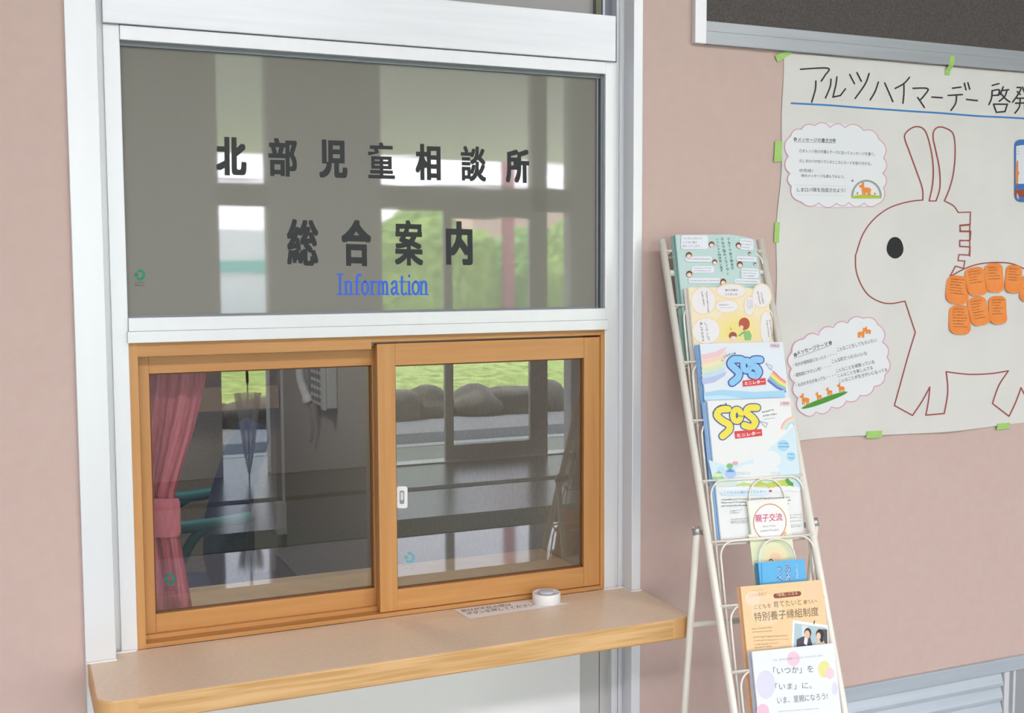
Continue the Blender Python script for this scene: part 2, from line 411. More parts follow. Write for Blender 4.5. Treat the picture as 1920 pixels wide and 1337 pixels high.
# outside
b = MB(); b.box(-40, 60, -60, DOOR-1.02, -0.16, -0.06); struct(b.build('ground_road', noisy('asphalt', '#66696c', '#787b7e', (30, 30, 30), 0.9), origin=(0, -20, -0.06)))
b = MB(); b.box(-40, 40, DOOR-1.12, DOOR-0.95, -0.16, 0.0); struct(b.build('trim_kerb', flat('#f2f3f3', 0.8)))
b = MB(); nx, ny = 60, 14; vs = []; fs = []
def bank(x, y):
    t = max(0, min(1, (-8.0-y)/6)); return 0.10+0.28*min(1, t*6)+0.30*min(1, t*2)+0.03*math.sin(x*3+y*2)*t
for i in range(nx+1):
    for j in range(ny+1):
        x = -6+22*i/nx; y = -7.95-4*j/ny; vs.append((x, y, bank(x, y)))
for i in range(nx):
    for j in range(ny): a = i*(ny+1)+j; fs.append((a, a+ny+1, a+ny+2, a+1))
b.add(vs, fs)
grass = tag(b.build('grass', noisy('grass_green', '#869a4c', '#b2c476', (7, 7, 40), 0.95, detail=6)), 'green grass bank across the road outside the entrance', 'grass', kind='stuff')
rock = noisy('rock', '#4b4945', '#6b6862', (5, 5, 5), 0.95, detail=6, bump=0.5, bscale=9)
def boulder(x, y, r):
    bm = bmesh.new(); bmesh.ops.create_icosphere(bm, subdivisions=3, radius=1)
    rnd = random.Random(int(x*100)); ph = [rnd.uniform(0, 6) for _ in range(6)]
    for v in bm.verts:
        c = v.co; k = 1+0.13*math.sin(3*c.x+ph[0])+0.1*math.sin(4*c.y+ph[1])+0.1*math.sin(5*c.z+ph[2])
        v.co = Vector((x+c.x*k*r*1.25, y+c.y*k*r*0.8, 0.02+c.z*k*r*0.75))
    bm.verts.index_update(); b = MB(); b.add([v.co.copy() for v in bm.verts], [[v.index for v in f.verts] for f in bm.faces], True); bm.free()
    return b.build('boulder', rock)
for i in range(16):
    struct(boulder(0.4+i*0.52+random.uniform(-.1, .1), -7.85+random.uniform(-.1, .1), random.uniform(0.29, 0.37)))
b = MB(); b.box(-20, 30, -60, -11.6, 0.3, 0.66); struct(b.build('ground_lot', flat('#9b9da0', 0.9)))
b = MB(); b.tube([(9.1, -17.5+1.4, 0.6), (9.1, -16.1, 7)], 0.13, 12); struct(b.build('porch_post', flat('#b4707a', 0.5)))
def hedge(x0, x1, y, h, nm, c1, c2, sd):
    bm = bmesh.new(); bmesh.ops.create_icosphere(bm, subdivisions=5, radius=1); rnd = random.Random(sd)
    for v in bm.verts:
        c = v.co.copy(); k = 1+0.06*math.sin(9*c.x+sd)+0.05*math.sin(11*c.z+2*sd)+rnd.uniform(-.03, .03)
        sgn = lambda t, p: math.copysign(abs(t)**p, t)
        v.co = Vector(((x0+x1)/2+sgn(c.x, 0.6)*k*(x1-x0)/2, y+c.y*k*0.9, 0.6+max(0, sgn(c.z, 0.6))*k*(h-0.6)))
    bm.verts.index_update(); b = MB(); b.add([v.co.copy() for v in bm.verts], [[v.index for v in f.verts] for f in bm.faces]); bm.free()
    return struct(b.build(nm, noisy(nm + '_leaves', c1, c2, (6, 6, 6), 0.95, detail=6)))
hedge(6.2, 9.3, -17.5, 2.75, 'hedge', '#6f8a3e', '#a2bb62', 1); hedge(9.0, 12.0, -18.0, 2.35, 'hedge', '#5f8a48', '#90b468', 2); hedge(10.4, 13.2, -17.0, 2.9, 'hedge', '#7f9a4e', '#a8c070', 3)
b = MB(); b.box(-4, 5.2, -26, -20, -0.06, 2.5); struct(b.build('wall_neighbour', flat('#efede6', 0.8)))
b = MB(); b.box(-4, 5.25, -19.98, -19.96, 1.55, 1.85); struct(b.build('wall_neighbour_band', flat('#79c3b5', 0.8)))
b = MB(); b.box(11.5, 16, -30, -24, -0.06, 3.2); struct(b.build('wall_neighbour_house', flat('#d9b8a0', 0.8)))

# ------------------------------------------------------------------ window unit
def P2(px, py, y): p = at(px, py, y); return p.x, p.z
XW0, XW1 = 0.2210, 1.2917                      # timber frame, outer
ZB = 0.9132                                   # counter top
zh0 = Z(193, 41.4, YI-0.012); zh1 = Z(1155, 30, YI-0.012)
xg0, xg1 = X(232, 330, YI), X(1135, 360, YI)
zgt = Z(680, 107, YI); zgb = Z(690, 587, YI); zrb = Z(690, 631, YI-0.012)
xs0 = X(192, 60, YI)
xs1 = X(1157, 300, YI)
# side posts
def post(x0, x1, nm):
    b = MB(); b.box(x0, x1, YC, YP+0.115, 0, 2.75, 0.0015); return struct(b.build(nm, M['alu']))
xpl = X(180, 10, YC); xpr = X(1187, 500, YC)
post(xa, xpl, 'trim_1'); post(xpr, xb, 'trim_2')
b = MB(); b.box(xpl, xs0+0.02, YI+0.008, YI+0.08, 0, 2.75); struct(b.build('trim_3', M['alu']))
b = MB(); b.box(xs1, xpr, YI+0.004, YI+0.08, 0, 2.75); b.box(xs1+0.006, xs1+0.012, YI-0.002, YI+0.004, 0, 2.75); struct(b.build('trim_4', M['alu']))
b = MB(); b.box(xs0, X(1155, 75, YI-0.012), YI-0.012, YI+0.05, zh0, zh1, 0.001); struct(b.build('trim_5', M['head']))   # header box
# glazing above the header
w3 = empty('window_3', (0.75, YI+0.02, zh1), kind='structure')
b = MB(); b.box(xs0, X(1112, 10, YI+0.03), YI+0.03, YI+0.04, zh1-0.02, 2.75); b.build('pane', flat('#a9a6a8', 0.08), w3)
b = MB(); b.box(X(1112, 10, YI+0.03), X(1122, 10, YI+0.03), YI+0.015, YI+0.05, zh1-0.02, 2.75); b.build('mullion', flat('#6b6a58', 0.5), w3)
b = MB(); b.box(X(1122, 10, YI+0.03), xs1, YI+0.028, YI+0.05, zh1-0.02, 2.75); b.build('jamb', flat('#80848f', 0.35, 0.4), w3)
b = MB(); b.box(X(1138, 10, YI), X(1142, 10, YI), YI+0.02, YI+0.035, zh1-0.02, 2.75); b.build('glazing_bead', flat('#aab0bb', 0.35, 0.4), w3)

# upper fixed light
w1 = empty('window_1', (0.75, YI, zrb), kind='structure')
fo = MB()
fo.box(xs0, xg0, YI, YI+0.07, ZB-0.003, zh0, 0.0012)
fo.box(xg1, xs1, YI, YI+0.07, ZB-0.003, zh0, 0.0012); fo.build('window_stile', M['alu'], w1)
b = MB(); b.box(xg0, xg1-0.001, YI-0.004, YI+0.05, zgt, zh0-0.001, 0.001); b.build('top_rail', M['alu'], w1)
b = MB(); b.box(xg0-0.003, xg1+0.004, YI-0.012, YI+0.05, zrb, Z(690, 611, YI-0.012), 0.001); b.box(xg0, xg1, YI-0.006, YI+0.05, Z(690, 611, YI-0.012), zgb, 0.001); b.build('bottom_rail', M['alu'], w1)
YG = YI+0.022
b = MB(); b.box(xg0-0.002, xg1+0.002, YG, YG+0.006, zgb-0.003, zgt+0.003); b.build('pane', M['frost'], w1)
g = MB(); g.box(xg0, xg1, YG-0.009, YG, zgt-0.008, zgt+0.002); g.box(xg1-0.007, xg1+0.001, YG-0.012, YG, zgb, zgt); g.box(xg1-0.0145, xg1-0.011, YG-0.006, YG, zgb, zgt); g.box(xg0, xg1, YG-0.004, YG, zgb-0.001, zgb+0.004)
g.build('gasket', flat('#7d8389', 0.45, 0.2), w1)
gp = plane_pm(YG)
# lettering: first line, second line, English
ink = '#232629'
HV = dict(zip('北部児童相談所総合案内', (.05, .036, .048, .026, .042, .028, .045, .034, .05, .034, .05)))
def kan(a, s, boxes, bold):
    for ch, (x0, y0, x1, y1) in zip(s, boxes):
        bold = HV[ch]
        cx = (x0+x1)/2; sl = 0.066+(cx-230)/905*-0.01
        hw = (x1-x0)/2; sk = (cx-700)*-0.00002
        a.text(ch, (x0+0.5, y1-hw*0.03), (x1-0.5, y1+hw*0.03), (y1-y0), ink, bold, up=(-0.012, -1), res=4)
a = Art(gp)
kan(a, '北部児童相談所', [(405, 257, 463, 329), (503, 259, 558, 331), (598, 262, 652, 334), (690, 267, 741, 335), (779, 270, 827, 338), (864, 274, 912, 340), (948, 280, 993, 343)], 0.045)
a.build('lettering', None, w1)
a = Art(gp)
kan(a, '総合案内', [(538, 411, 598, 498), (640, 412, 697, 499), (740, 413, 794, 498), (836, 415, 887, 497)], 0.045)
a.build('lettering', None, w1)
a = Art(gp); blue = '#2f67de'
def slab(a, segs, x, wsc=1.0, y0=553):
    for p in segs: a.line([(x+q[0]*wsc, y0-q[1]) for q in p], 4.0 if len(p) > 2 or p[0][0] == p[1][0] else 2.4, blue, sm=len(p) > 2)
L_I = [[(7, 2), (7, 39)], [(1, 1.5), (13, 1.5)], [(1, 39), (13, 39)]]
L_n = [[(4, 2), (4, 25)], [(4, 19), (8, 25), (13, 24), (14, 18), (14, 2)], [(0, 1.5), (8, 1.5)], [(10, 1.5), (18, 1.5)], [(0, 25), (4, 25)]]
L_f = [[(5, 2), (5, 30), (8, 38), (13, 37)], [(0, 25), (12, 25)], [(1, 1.5), (10, 1.5)]]
L_o = [[(8, 26), (2.5, 20), (2.5, 8), (8, 1.5), (13.5, 8), (13.5, 20), (8, 26)]]
L_r = [[(4, 2), (4, 25)], [(4, 18), (8, 25), (13, 24)], [(0, 1.5), (9, 1.5)], [(0, 25), (4, 25)]]
L_m = [[(4, 2), (4, 25)], [(4, 19), (7, 25), (11, 24), (12, 18), (12, 2)], [(12, 19), (15, 25), (19, 24), (20, 18), (20, 2)], [(0, 1.5), (7, 1.5)], [(9.5, 1.5), (15, 1.5)], [(17.5, 1.5), (24, 1.5)], [(0, 25), (4, 25)]]
L_a = [[(3, 21), (7, 26), (12, 23), (12.5, 5), (16, 2)], [(12, 15), (5, 13), (2.5, 7), (6, 1.5), (12, 7)]]
L_t = [[(5, 35), (5, 6), (9, 1.5), (13, 4)], [(0, 25), (12, 25)]]
L_i = [[(5, 2), (5, 25)], [(0, 1.5), (10, 1.5)], [(1, 25), (5, 25)], [(5, 35), (5, 37)]]
for L, xx in ((L_I, 631), (L_n, 645), (L_f, 664.5), (L_o, 677), (L_r, 693.5), (L_m, 707), (L_a, 732), (L_t, 749), (L_i, 762.5), (L_o, 772), (L_n, 786)):
    slab(a, L, xx, 0.93, 553.5)
a.build('lettering', None, w1)
def sticker(parent, pm, cx, cy, r, c='#1f8a6a', tx='#3a3f3c'):
    a = Art(pm)
    a.line([(cx+math.cos(t)*r*0.75+r*0.15, cy+math.sin(t)*r*0.85) for t in [math.radians(v) for v in range(-105, 130, 12)]], r*0.55, c)
    a.up(); a.ell(cx-r*0.55, cy-r*0.05, r*0.42, r*0.42, c)
    a.dashes((cx-r*0.8, cy+r*1.75), (cx+r*0.8, cy+r*1.75), r*0.4, tx); a.dashes((cx-r*0.9, cy+r*2.25), (cx+r*0.9, cy+r*2.25), r*0.4, tx)
    return a.build('sticker', None, parent)
sticker(w1, gp, 261, 515.5, 9.5)

# lower timber sliding window
w2 = empty('window_2', (0.756, YI+0.04, ZB), kind='structure')
zt = zrb
b = MB(); YF = YI+0.002
b.box(XW0, XW0+0.017, YF, YI+0.11, ZB, zt); b.box(XW1-0.011, XW1, YF, YI+0.11, ZB, zt); b.build('window_jamb', M['woodv'], w2)
b = MB(); b.box(XW0+0.017, XW1-0.011, YF+0.002, YI+0.11, Z(960, 633, YI+0.01), zt); b.box(XW0+0.017, XW0+0.5, YF+0.001, YF+0.03, Z(480, 662, YI), zt); b.build('window_head', M['wood'], w2)
b = MB(); b.box(XW0+0.017, XW1-0.011, YF+0.001, YI+0.11, ZB, ZB+0.009); b.box(XW0+0.017, XW1-0.011, YF+0.03, YI+0.11, ZB+0.009, ZB+0.018); b.build('window_sill', M['wood'], w2)
def sash(x0, x1, z0, z1, gx0, gx1, gz0, gz1, y, nm):
    b = MB()
    b.box(x0, gx0, y, y+0.028, z0, z1, 0.0012); b.box(gx1, x1, y, y+0.028, z0, z1, 0.0012)
    s = b.build(nm, M['woodv'], w2)
    b = MB(); b.box(gx0, gx1, y+0.0006, y+0.027, z0, gz0, 0.001); b.box(gx0, gx1, y+0.0006, y+0.027, gz1, z1, 0.001); b.build('sash_rail', M['wood'], s)
    b = MB(); b.box(gx0, gx1, y+0.008, y+0.014, gz0, gz0+0.003); b.box(gx0, gx1, y+0.008, y+0.014, gz1-0.003, gz1); b.box(gx0, gx0+0.003, y+0.008, y+0.014, gz0, gz1); b.box(gx1-0.003, gx1, y+0.008, y+0.014, gz0, gz1)
    b.build('glazing_bead', flat('#6e4420', 0.5), s)
    b = MB(); b.add([(gx0, y+0.012, gz0), (gx1, y+0.012, gz0), (gx1, y+0.012, gz1), (gx0, y+0.012, gz1)], [(0, 1, 2, 3)]); b.box(gx0, gx1, y+0.012, y+0.0121, gz0, gz1); b.f = b.f[:1]; b.m = b.m[:1]; b.sm = b.sm[:1]; b.v = b.v[:4]
    b.build('pane', M['pane'], s)
    return s
YR, YL = YI+0.008, YI+0.044                   # right sash runs in the front track
sr = sash(X(710, 900, YR), X(1124.5, 880, YR), ZB+0.010, Z(900, 639, YR), X(743.5, 900, YR), X(1095, 870, YR), (Z(747, 1105, YR)+Z(1095, 1064, YR))/2, (Z(741, 684, YR)+Z(1095, 673, YR))/2, YR, 'sash')
sl = sash(X(265, 900, YL), X(722, 900, YL), (Z(292, 1197, YL)+Z(704, 1148, YL))/2, Z(480, 662, YL)+0.004, X(285, 900, YL), X(700, 900, YL), (Z(292, 1152, YL)+Z(704, 1103, YL))/2, (Z(278, 701, YL)+Z(697, 685, YL))/2, YL, 'sash')
# recessed pull on the right sash's meeting stile, seen through the glass edge
a = Art(plane_pm(YR+0.0118)); a.rect(744, 912, 764, 953, '#e8eaea', 4); a.up(); a.rect(749, 920, 758, 945, '#8d9190', 3); a.up(); a.rect(751, 923, 756, 938, '#d5d8d8', 2)
a.build('finger_pull', None, sr)
sticker(sr, plane_pm(YR+0.0118), 767, 1046, 9.5, '#6fa8b4', '#b9c5c8')
sticker(sl, plane_pm(YL+0.0118), 317, 1086, 10, '#1f6f62', '#5c3a45')

# below the counter
YU = YI+0.02
b = MB(); b.box(xpl, X(1083, 1320, YU), YU-0.012, YU+0.06, 0, ZB-0.04); struct(b.build('trim_6', M['panel']))
b = MB(); b.box(X(1083, 1320, YU), X(1122, 1320, YU), YU-0.002, YU+0.06, 0, ZB-0.04); b.box(X(1123, 1320, YU), xs1-0.012, YU-0.004, YU+0.06, 0, ZB-0.04); struct(b.build('trim_7', flat('#c3c3c0', 0.45, 0.1)))
b = MB(); b.box(xs1-0.012, xs1+0.004, YI-0.002, YI+0.06, 0, ZB-0.04); struct(b.build('trim_8', M['alu']))

# ------------------------------------------------------------------ counter
ct = empty('service_counter', (0.75, 2.26, ZB-0.046), 'wooden service counter shelf below the sliding office window', 'counter')
cx0, cx1, cy0 = 0.123, 1.3695, 2.126; R_ = 0.035
def counter_outline(g):
    pts = []
    x0, x1, y0 = cx0+g, cx1-g, cy0+g; r = R_-g
    for k in range(9): t = math.radians(180+k*11.25); pts.append((x0+r+r*math.cos(t), y0+r+r*math.sin(t)))
    for k in range(9): t = math.radians(270+k*11.25); pts.append((x1-r+r*math.cos(t), y0+r+r*math.sin(t)))
    return pts
back = [(xb+0.002, YP-0.011), (xb-0.0001, YC-0.001), (xpr-0.001, YC-0.001), (xpr-0.001, YI-0.001), (xpl+0.001, YI-0.001), (xpl+0.001, YC-0.001), (cx0+0.004, YC-0.001)]
band = counter_outline(0); inner = counter_outline(0.0035)
b = MB(); n = len(inner)
b.prism([Vector((x, y, ZB-0.045)) for x, y in inner+back], (0, 0, 0.045)); b.build('worktop', M['lam'], ct)
def band_piece(i0, i1, m, nm):
    b = MB(); o = band[i0:i1+1]; i = inner[i0:i1+1]; q = len(o); z0, z1 = ZB-0.046, ZB-0.0012
    vs = []
    for (ox, oy), (ix, iy) in zip(o, i):
        dx, dy = (ix-ox), (iy-oy)
        vs += [(ix, iy, z1+0.0008), (ox+dx*0.4, oy+dy*0.4, z1+0.0008), (ox, oy, z1-0.0015), (ox, oy, z0+0.003), (ox+dx*0.6, oy+dy*0.6, z0), (ix, iy, z0)]
    fs = []
    for k in range(q-1):
        for j in range(5): fs.append((k*6+j, (k+1)*6+j, (k+1)*6+j+1, k*6+j+1))
    fs += [(0, 1, 2, 3, 4, 5), tuple((q-1)*6+j for j in range(6))]
    b.add(vs, fs); return b.build(nm, m, ct)
for L_ in (band, inner):
    g_ = 0 if L_ is band else 0.0035
    L_.insert(0, (cx0+g_, YC-0.001)); L_.append((cx1-g_, YP-0.011))
xj0, xj1 = cx0+R_+0.036, cx1-R_-0.0
for L_ in (band, inner):
    g_ = 0 if L_ is band else 0.0035
    L_.insert(10, (xj0, cy0+g_)); L_.insert(11, (X(1262, 1163.7, cy0), cy0+g_))
band_piece(0, 10, M['oake'], 'edge_corner'); band_piece(10, 11, M['oak'], 'edge_band'); band_piece(11, len(band)-1, M['oake'], 'edge_corner')
c_ = 0.003
for bx in ((xs1-0.035, xpr, YI-0.006, YI-0.001), (xpr-0.004, xpr-0.0005, YC-0.004, YI-0.003), (xpr-0.003, xb, YC-0.005, YC-0.001), (xpl, xg0-0.004, YI-0.006, YI-0.001), (xa, xpl+0.001, YC-0.005, YC-0.001)):
    b = MB(); b.box(*bx, ZB, ZB+c_); b.build('caulking', M['caulk'], ct)

# label strip and call button on the counter
def ctr_pm(px, py, d): p = atz(px, py, ZB+0.0004); return Vector((p.x, p.y, p.z+d))
a = Art(ctr_pm)
q = [(852, 1143.5), (1005, 1124.5), (1069, 1132), (881, 1161)]
a.poly(q, '#faf5f0'); a.up()
a.text('受付が不在の際は', (866, 1148.5), (960, 1136), 6.0, '#8f8a92', 0.02, up=(-0.75, -1)); a.text('ボタンを押してください', (877, 1153.5), (1003, 1136.5), 6.2, '#8f8a92', 0.02, up=(-0.75, -1))
tag(a.build('paper_label', None), 'strip of white paper with two lines of Japanese on the counter', 'label')
cb = atz(1028, 1133, ZB); 
rb = (X(1053.5, 1115, cb.y)-X(1002.5, 1115, cb.y))/2*0.94
c0 = Vector((cb.x+0.002, cb.y+rb*0.45, ZB+0.0008))
bt = empty('call_button', c0, 'round white call button standing on the paper strip', 'call button')
b = MB(); hh = 0.0235
b.lathe([(rb*0.97, 0), (rb, 0.001), (rb, hh-0.002), (rb*0.98, hh), (rb*0.9, hh), (rb*0.87, hh-0.0025), (rb*0.3, hh-0.0025)], c0, 40); b.build('body', M['white'], bt)
b = MB(); b.lathe([(rb*0.56, hh-0.0025), (rb*0.56, hh+0.002), (rb*0.5, hh+0.0035), (rb*0.2, hh+0.004)], c0, 32); b.build('push_button', flat('#c9ccd6', 0.4), bt)

# ------------------------------------------------------------------ notice board, poster
YB = YP-0.016
nb = empty('notice_board', (2.2, YP, 2.2), 'dark board in a grey aluminium frame above the poster', 'notice board')
zb0 = (Z(1303, 79, YB)+Z(1919, 134.6, YB))/2; zb1 = (Z(1325, 56.5, YB)+Z(1919, 113, YB))/2; zb2 = (Z(1325, 37, YB)+Z(1919, 96.5, YB))/2
bx0, bx1 = X(1303.5, 40, YB), X(1325, 40, YB); BX = 3.6
b = MB(); b.box(bx1, BX, YB, YP-0.001, zb0, zb1, 0.001); b.box(bx1, BX, YB+0.003, YP-0.001, zb1, zb2, 0.001); b.build('frame_rail', M['alug'], nb)
b = MB(); b.box(bx0, bx1-0.0005, YB-0.001, YP-0.001, zb0, 3.0, 0.001); b.build('frame_stile', M['alu'], nb)
b = MB(); b.box(bx1, BX, YB+0.008, YP-0.001, zb2, 3.0); b.build('board', M['board'], nb)

def wave(p):
    t = max(0, min(1, (zb0-p.z)/0.95))
    return 0.003+t*(0.0035+0.003*math.sin(p.x*9+p.z*5)+0.002*math.sin(p.x*21-p.z*4+1))+0.0012*math.sin(p.x*30+2)
PW = plane_pm(YP, wave); PW_[0] = PW
px0 = X(1457, 450, YP); px1 = 3.05
zp1 = (Z(1463, 101, YP)+Z(1919, 134.5, YP))/2-0.001; zp0 = Z(1700, 811.5, YP)
vs = []; fs = []; nx, ny = 60, 40
def edge(t): return 0.004*math.sin(t*9)+0.003*math.sin(t*23+1)-0.006*t
for i in range(nx+1):
    for j in range(ny+1):
        tx, tz = i/nx, j/ny
        x = px0+(px1-px0)*tx+edge(1-tz)*(1-tx)+0.008*tz*(1-tx); z = zp0+(zp1-zp0)*tz+(0.004*math.sin(tx*11))*(1-tz)
        p = Vector((x, YP, z)); vs.append((x, YP-wave(p), z))
for i in range(nx):
    for j in range(ny): k = i*(ny+1)+j; fs.append((k, k+ny+1, k+ny+2, k+1))
po = empty('poster', ((px0+px1)/2, YP-0.003, zp0), 'large hand-lettered paper poster with a marker drawing of a donkey', 'poster')
b = MB(); b.add(vs, fs, True); b.build('sheet', M['paper'], po)
# title lettering
Z3 = dict(off=(1240, 0), sc=2.785); Z4 = dict(off=(1440, 400), sc=2.906)
K = '#26262a'
title = [[(722, 363), (863, 358), (848, 395), (828, 425)], [(800, 425), (797, 470), (778, 535)], [(880, 415), (875, 455), (850, 513)], [(912, 403), (906, 445), (890, 508), (930, 500), (957, 465)],
           [(980, 390), (1005, 438)], [(1018, 380), (1040, 425)], [(1080, 385), (1060, 440), (1008, 515)], [(1127, 430), (1110, 480), (1085, 523)], [(1160, 435), (1180, 480), (1203, 532)],
           [(1292, 405), (1262, 437), (1215, 463)], [(1262, 437), (1262, 490), (1257, 540)], [(1310, 462), (1386, 464), (1368, 500), (1345, 525)], [(1335, 510), (1352, 535), (1369, 562)], [(1407, 508), (1460, 512)],
           [(1513, 462), (1558, 456)], [(1490, 500), (1566, 495)], [(1535, 498), (1530, 540), (1505, 578)], [(1577, 436), (1586, 470)], [(1596, 433), (1606, 466)], [(1588, 520), (1646, 526)],
           [(1722, 447), (1756, 438)], [(1724, 474), (1758, 471), (1752, 500)], [(1722, 474), (1718, 515), (1705, 547)], [(1724, 500), (1752, 498)], [(1778, 455), (1762, 495)], [(1772, 474), (1806, 470)], [(1797, 474), (1785, 505), (1757, 530)], [(1768, 492), (1790, 518), (1812, 534)], [(1728, 545), (1798, 546), (1786, 584), (1742, 588), (1728, 545)],
           [(1850, 458), (1872, 462), (1852, 500), (1826, 535)], [(1852, 480), (1868, 495)], [(1880, 455), (1895, 490), (1930, 530)], [(1905, 455), (1890, 475)], [(1925, 465), (1903, 490)], [(1850, 515), (1908, 513)], [(1842, 540), (1918, 538)], [(1868, 515), (1862, 560), (1838, 592)], [(1893, 513), (1892, 575), (1912, 582), (1925, 570)]]
for part in (title[:20], title[20:]):
    a = Art(PW, **Z3, base=0.0006)
    for st in part: a.line(st, 8.0, K, sm=len(st) > 2 and len(st) < 5)
    a.build('lettering', None, po)
a = Art(PW, **Z3, base=0.0006); a.line([(675, 540), (900, 553), (1150, 572), (1400, 588), (1650, 607), (1893, 620), (2200, 640)], 9, '#2f7fc4'); a.build('underline', None, po)
# donkey outline in brown marker
def z4(p): return (1440+p[0]/2.906, 400+p[1]/2.906)
def z3(p): return (1240+p[0]/2.785, p[1]/2.785)
DN = '#9c4a48'
a = Art(PW, base=0.0006)
ears = [[(1360, 1045), (1358, 985), (1330, 900), (1290, 790), (1265, 715), (1290, 678), (1330, 662), (1370, 680), (1395, 750), (1412, 850), (1412, 950), (1393, 1050)],
        [(1428, 1050), (1448, 980), (1445, 880), (1425, 780), (1413, 720), (1420, 680), (1450, 664), (1500, 682), (1522, 715), (1528, 800), (1520, 900), (1500, 980), (1472, 1050)]]
for e_ in ears: a.line([z3(p) for p in e_], 2.6, DN, sm=True)
a.line([z3((1393, 1050)), z3((1428, 1050))], 2.2, DN)
head = [z3(p) for p in [(1360, 1045), (1280, 1055), (1180, 1087), (1100, 1147), (1045, 1225), (1012, 1320)]]+[z4(p) for p in [(470, 230), (473, 310), (500, 390), (540, 448), (600, 483), (660, 491), (735, 478)]]
a.line(head, 2.3, DN, sm=True)
for pl in ([(735, 478), (793, 648)], [(793, 648), (745, 800), (675, 1045)], [(675, 1045), (778, 1100)], [(778, 1100), (830, 1020), (870, 945)], [(870, 945), (862, 1020), (848, 1098)], [(848, 1098), (944, 1088)], [(944, 1088), (965, 970), (958, 862)], [(958, 862), (1080, 876), (1200, 873), (1305, 858)], [(1305, 858), (1250, 940), (1215, 1035)], [(1215, 1035), (1308, 1105)], [(1308, 1105), (1345, 1030), (1375, 950)], [(1375, 950), (1405, 1010), (1450, 1100)], [(1450, 1100), (1530, 1080)]):
    a.line([z4(p) for p in pl], 2.5, DN, sm=len(pl) > 2)
mane = [z3(p) for p in [(1545, 1110), (1610, 1108), (1608, 1175), (1555, 1180), (1555, 1210), (1612, 1210), (1608, 1255), (1553, 1258), (1553, 1288), (1608, 1290), (1606, 1338)]]+[z4(p) for p in [(1095, 60), (1040, 65), (1045, 97), (1100, 97), (1095, 150), (1040, 147), (1040, 180), (1097, 183), (1090, 228), (1035, 225), (1030, 258), (1068, 260), (1060, 300), (1015, 288), (985, 345)]]
a.line([z3(p) for p in [(1472, 1050), (1520, 1075), (1545, 1110)]], 2.3, DN, sm=True)
for p, q_ in zip(mane, mane[1:]): a.line([p, q_], 2.2, DN)
a.line([z4(p) for p in [(985, 345), (1070, 300), (1150, 275), (1240, 268), (1320, 275), (1395, 305), (1470, 350), (1530, 430)]], 2.3, DN, sm=True)
a.build('drawing', None, po)
a = Art(PW, base=0.0006); e_ = [z4((682+47*math.cos(t)*(1+0.04*math.sin(3*t)), 188+59*math.sin(t))) for t in [2*math.pi*k/24 for k in range(24)]]; a.poly(e_[::-1], '#17171b'); a.build('drawn_eye', None, po)

# cloud shaped cards
def cloud(cusps, off, sc, nm, label, fill, bulge=0.24):
    pts = []; n = len(cusps); cx = sum(p[0] for p in cusps)/n; cy = sum(p[1] for p in cusps)/n
    for i in range(n):
        p = Vector(cusps[i]); q_ = Vector(cusps[(i+1) % n]); d = q_-p; nr = Vector((d.y, -d.x)).normalized()
        if nr.dot((p+q_)/2-Vector((cx, cy))) < 0: nr = -nr
        for k in range(8):
            t = k/8; pts.append(p+d*t+nr*d.length*bulge*4*t*(1-t))
    a = Art(PW, off, sc, base=0.0014); a.use(flat('#e9edf0')); ys = [p.y for p in pts]; ya, yb_ = min(ys), max(ys); nb_ = 70; nxx = 14; vs = []
    for j in range(nb_+1):
        y = ya+(yb_-ya)*(j+1e-3)/(nb_+2e-3); xs = []
        for p, q_ in zip(pts, pts[1:]+pts[:1]):
            if (p.y-y)*(q_.y-y) <= 0 and p.y != q_.y: xs.append(p.x+(q_.x-p.x)*(y-p.y)/(q_.y-p.y))
        if not xs: xs = [cx]
        for i in range(nxx+1): vs.append(a.P((min(xs)+(max(xs)-min(xs))*i/nxx, y)))
    a.add(vs, [(j*(nxx+1)+i, (j+1)*(nxx+1)+i, (j+1)*(nxx+1)+i+1, j*(nxx+1)+i+1) for j in range(nb_) for i in range(nxx)], True); a.d += 0.0003; a.line(pts, 12, '#dda0b8', closed=True)
    a.up(); fill(a)
    return tag(a.build(nm, None), label, 'card')
G_ = '#5d6066'
def donk(a, x, y, s, c='#f0913c', flip=1):    # small clip-art animal
    f = flip
    a.ell(x, y, 0.62*s, 0.36*s, c, n=12); a.ell(x-0.62*s*f, y-0.5*s, 0.34*s, 0.22*s, c, n=10)
    a.poly([(x-0.3*s, y-0.1*s), (x-0.62*s*f, y-0.2*s), (x-0.5*s*f, y-0.62*s), (x-0.2*s*f, y-0.3*s)], c)
    for dx in (-0.45, -0.2, 0.2, 0.45): a.rect(x+dx*s-0.09*s, y+0.1*s, x+dx*s+0.09*s, y+0.75*s, c)
    for dx in (-0.55, -0.38): a.line([(x+dx*s*f, y-0.6*s), (x+(dx+0.02)*s*f, y-0.98*s)], 0.13*s, c)
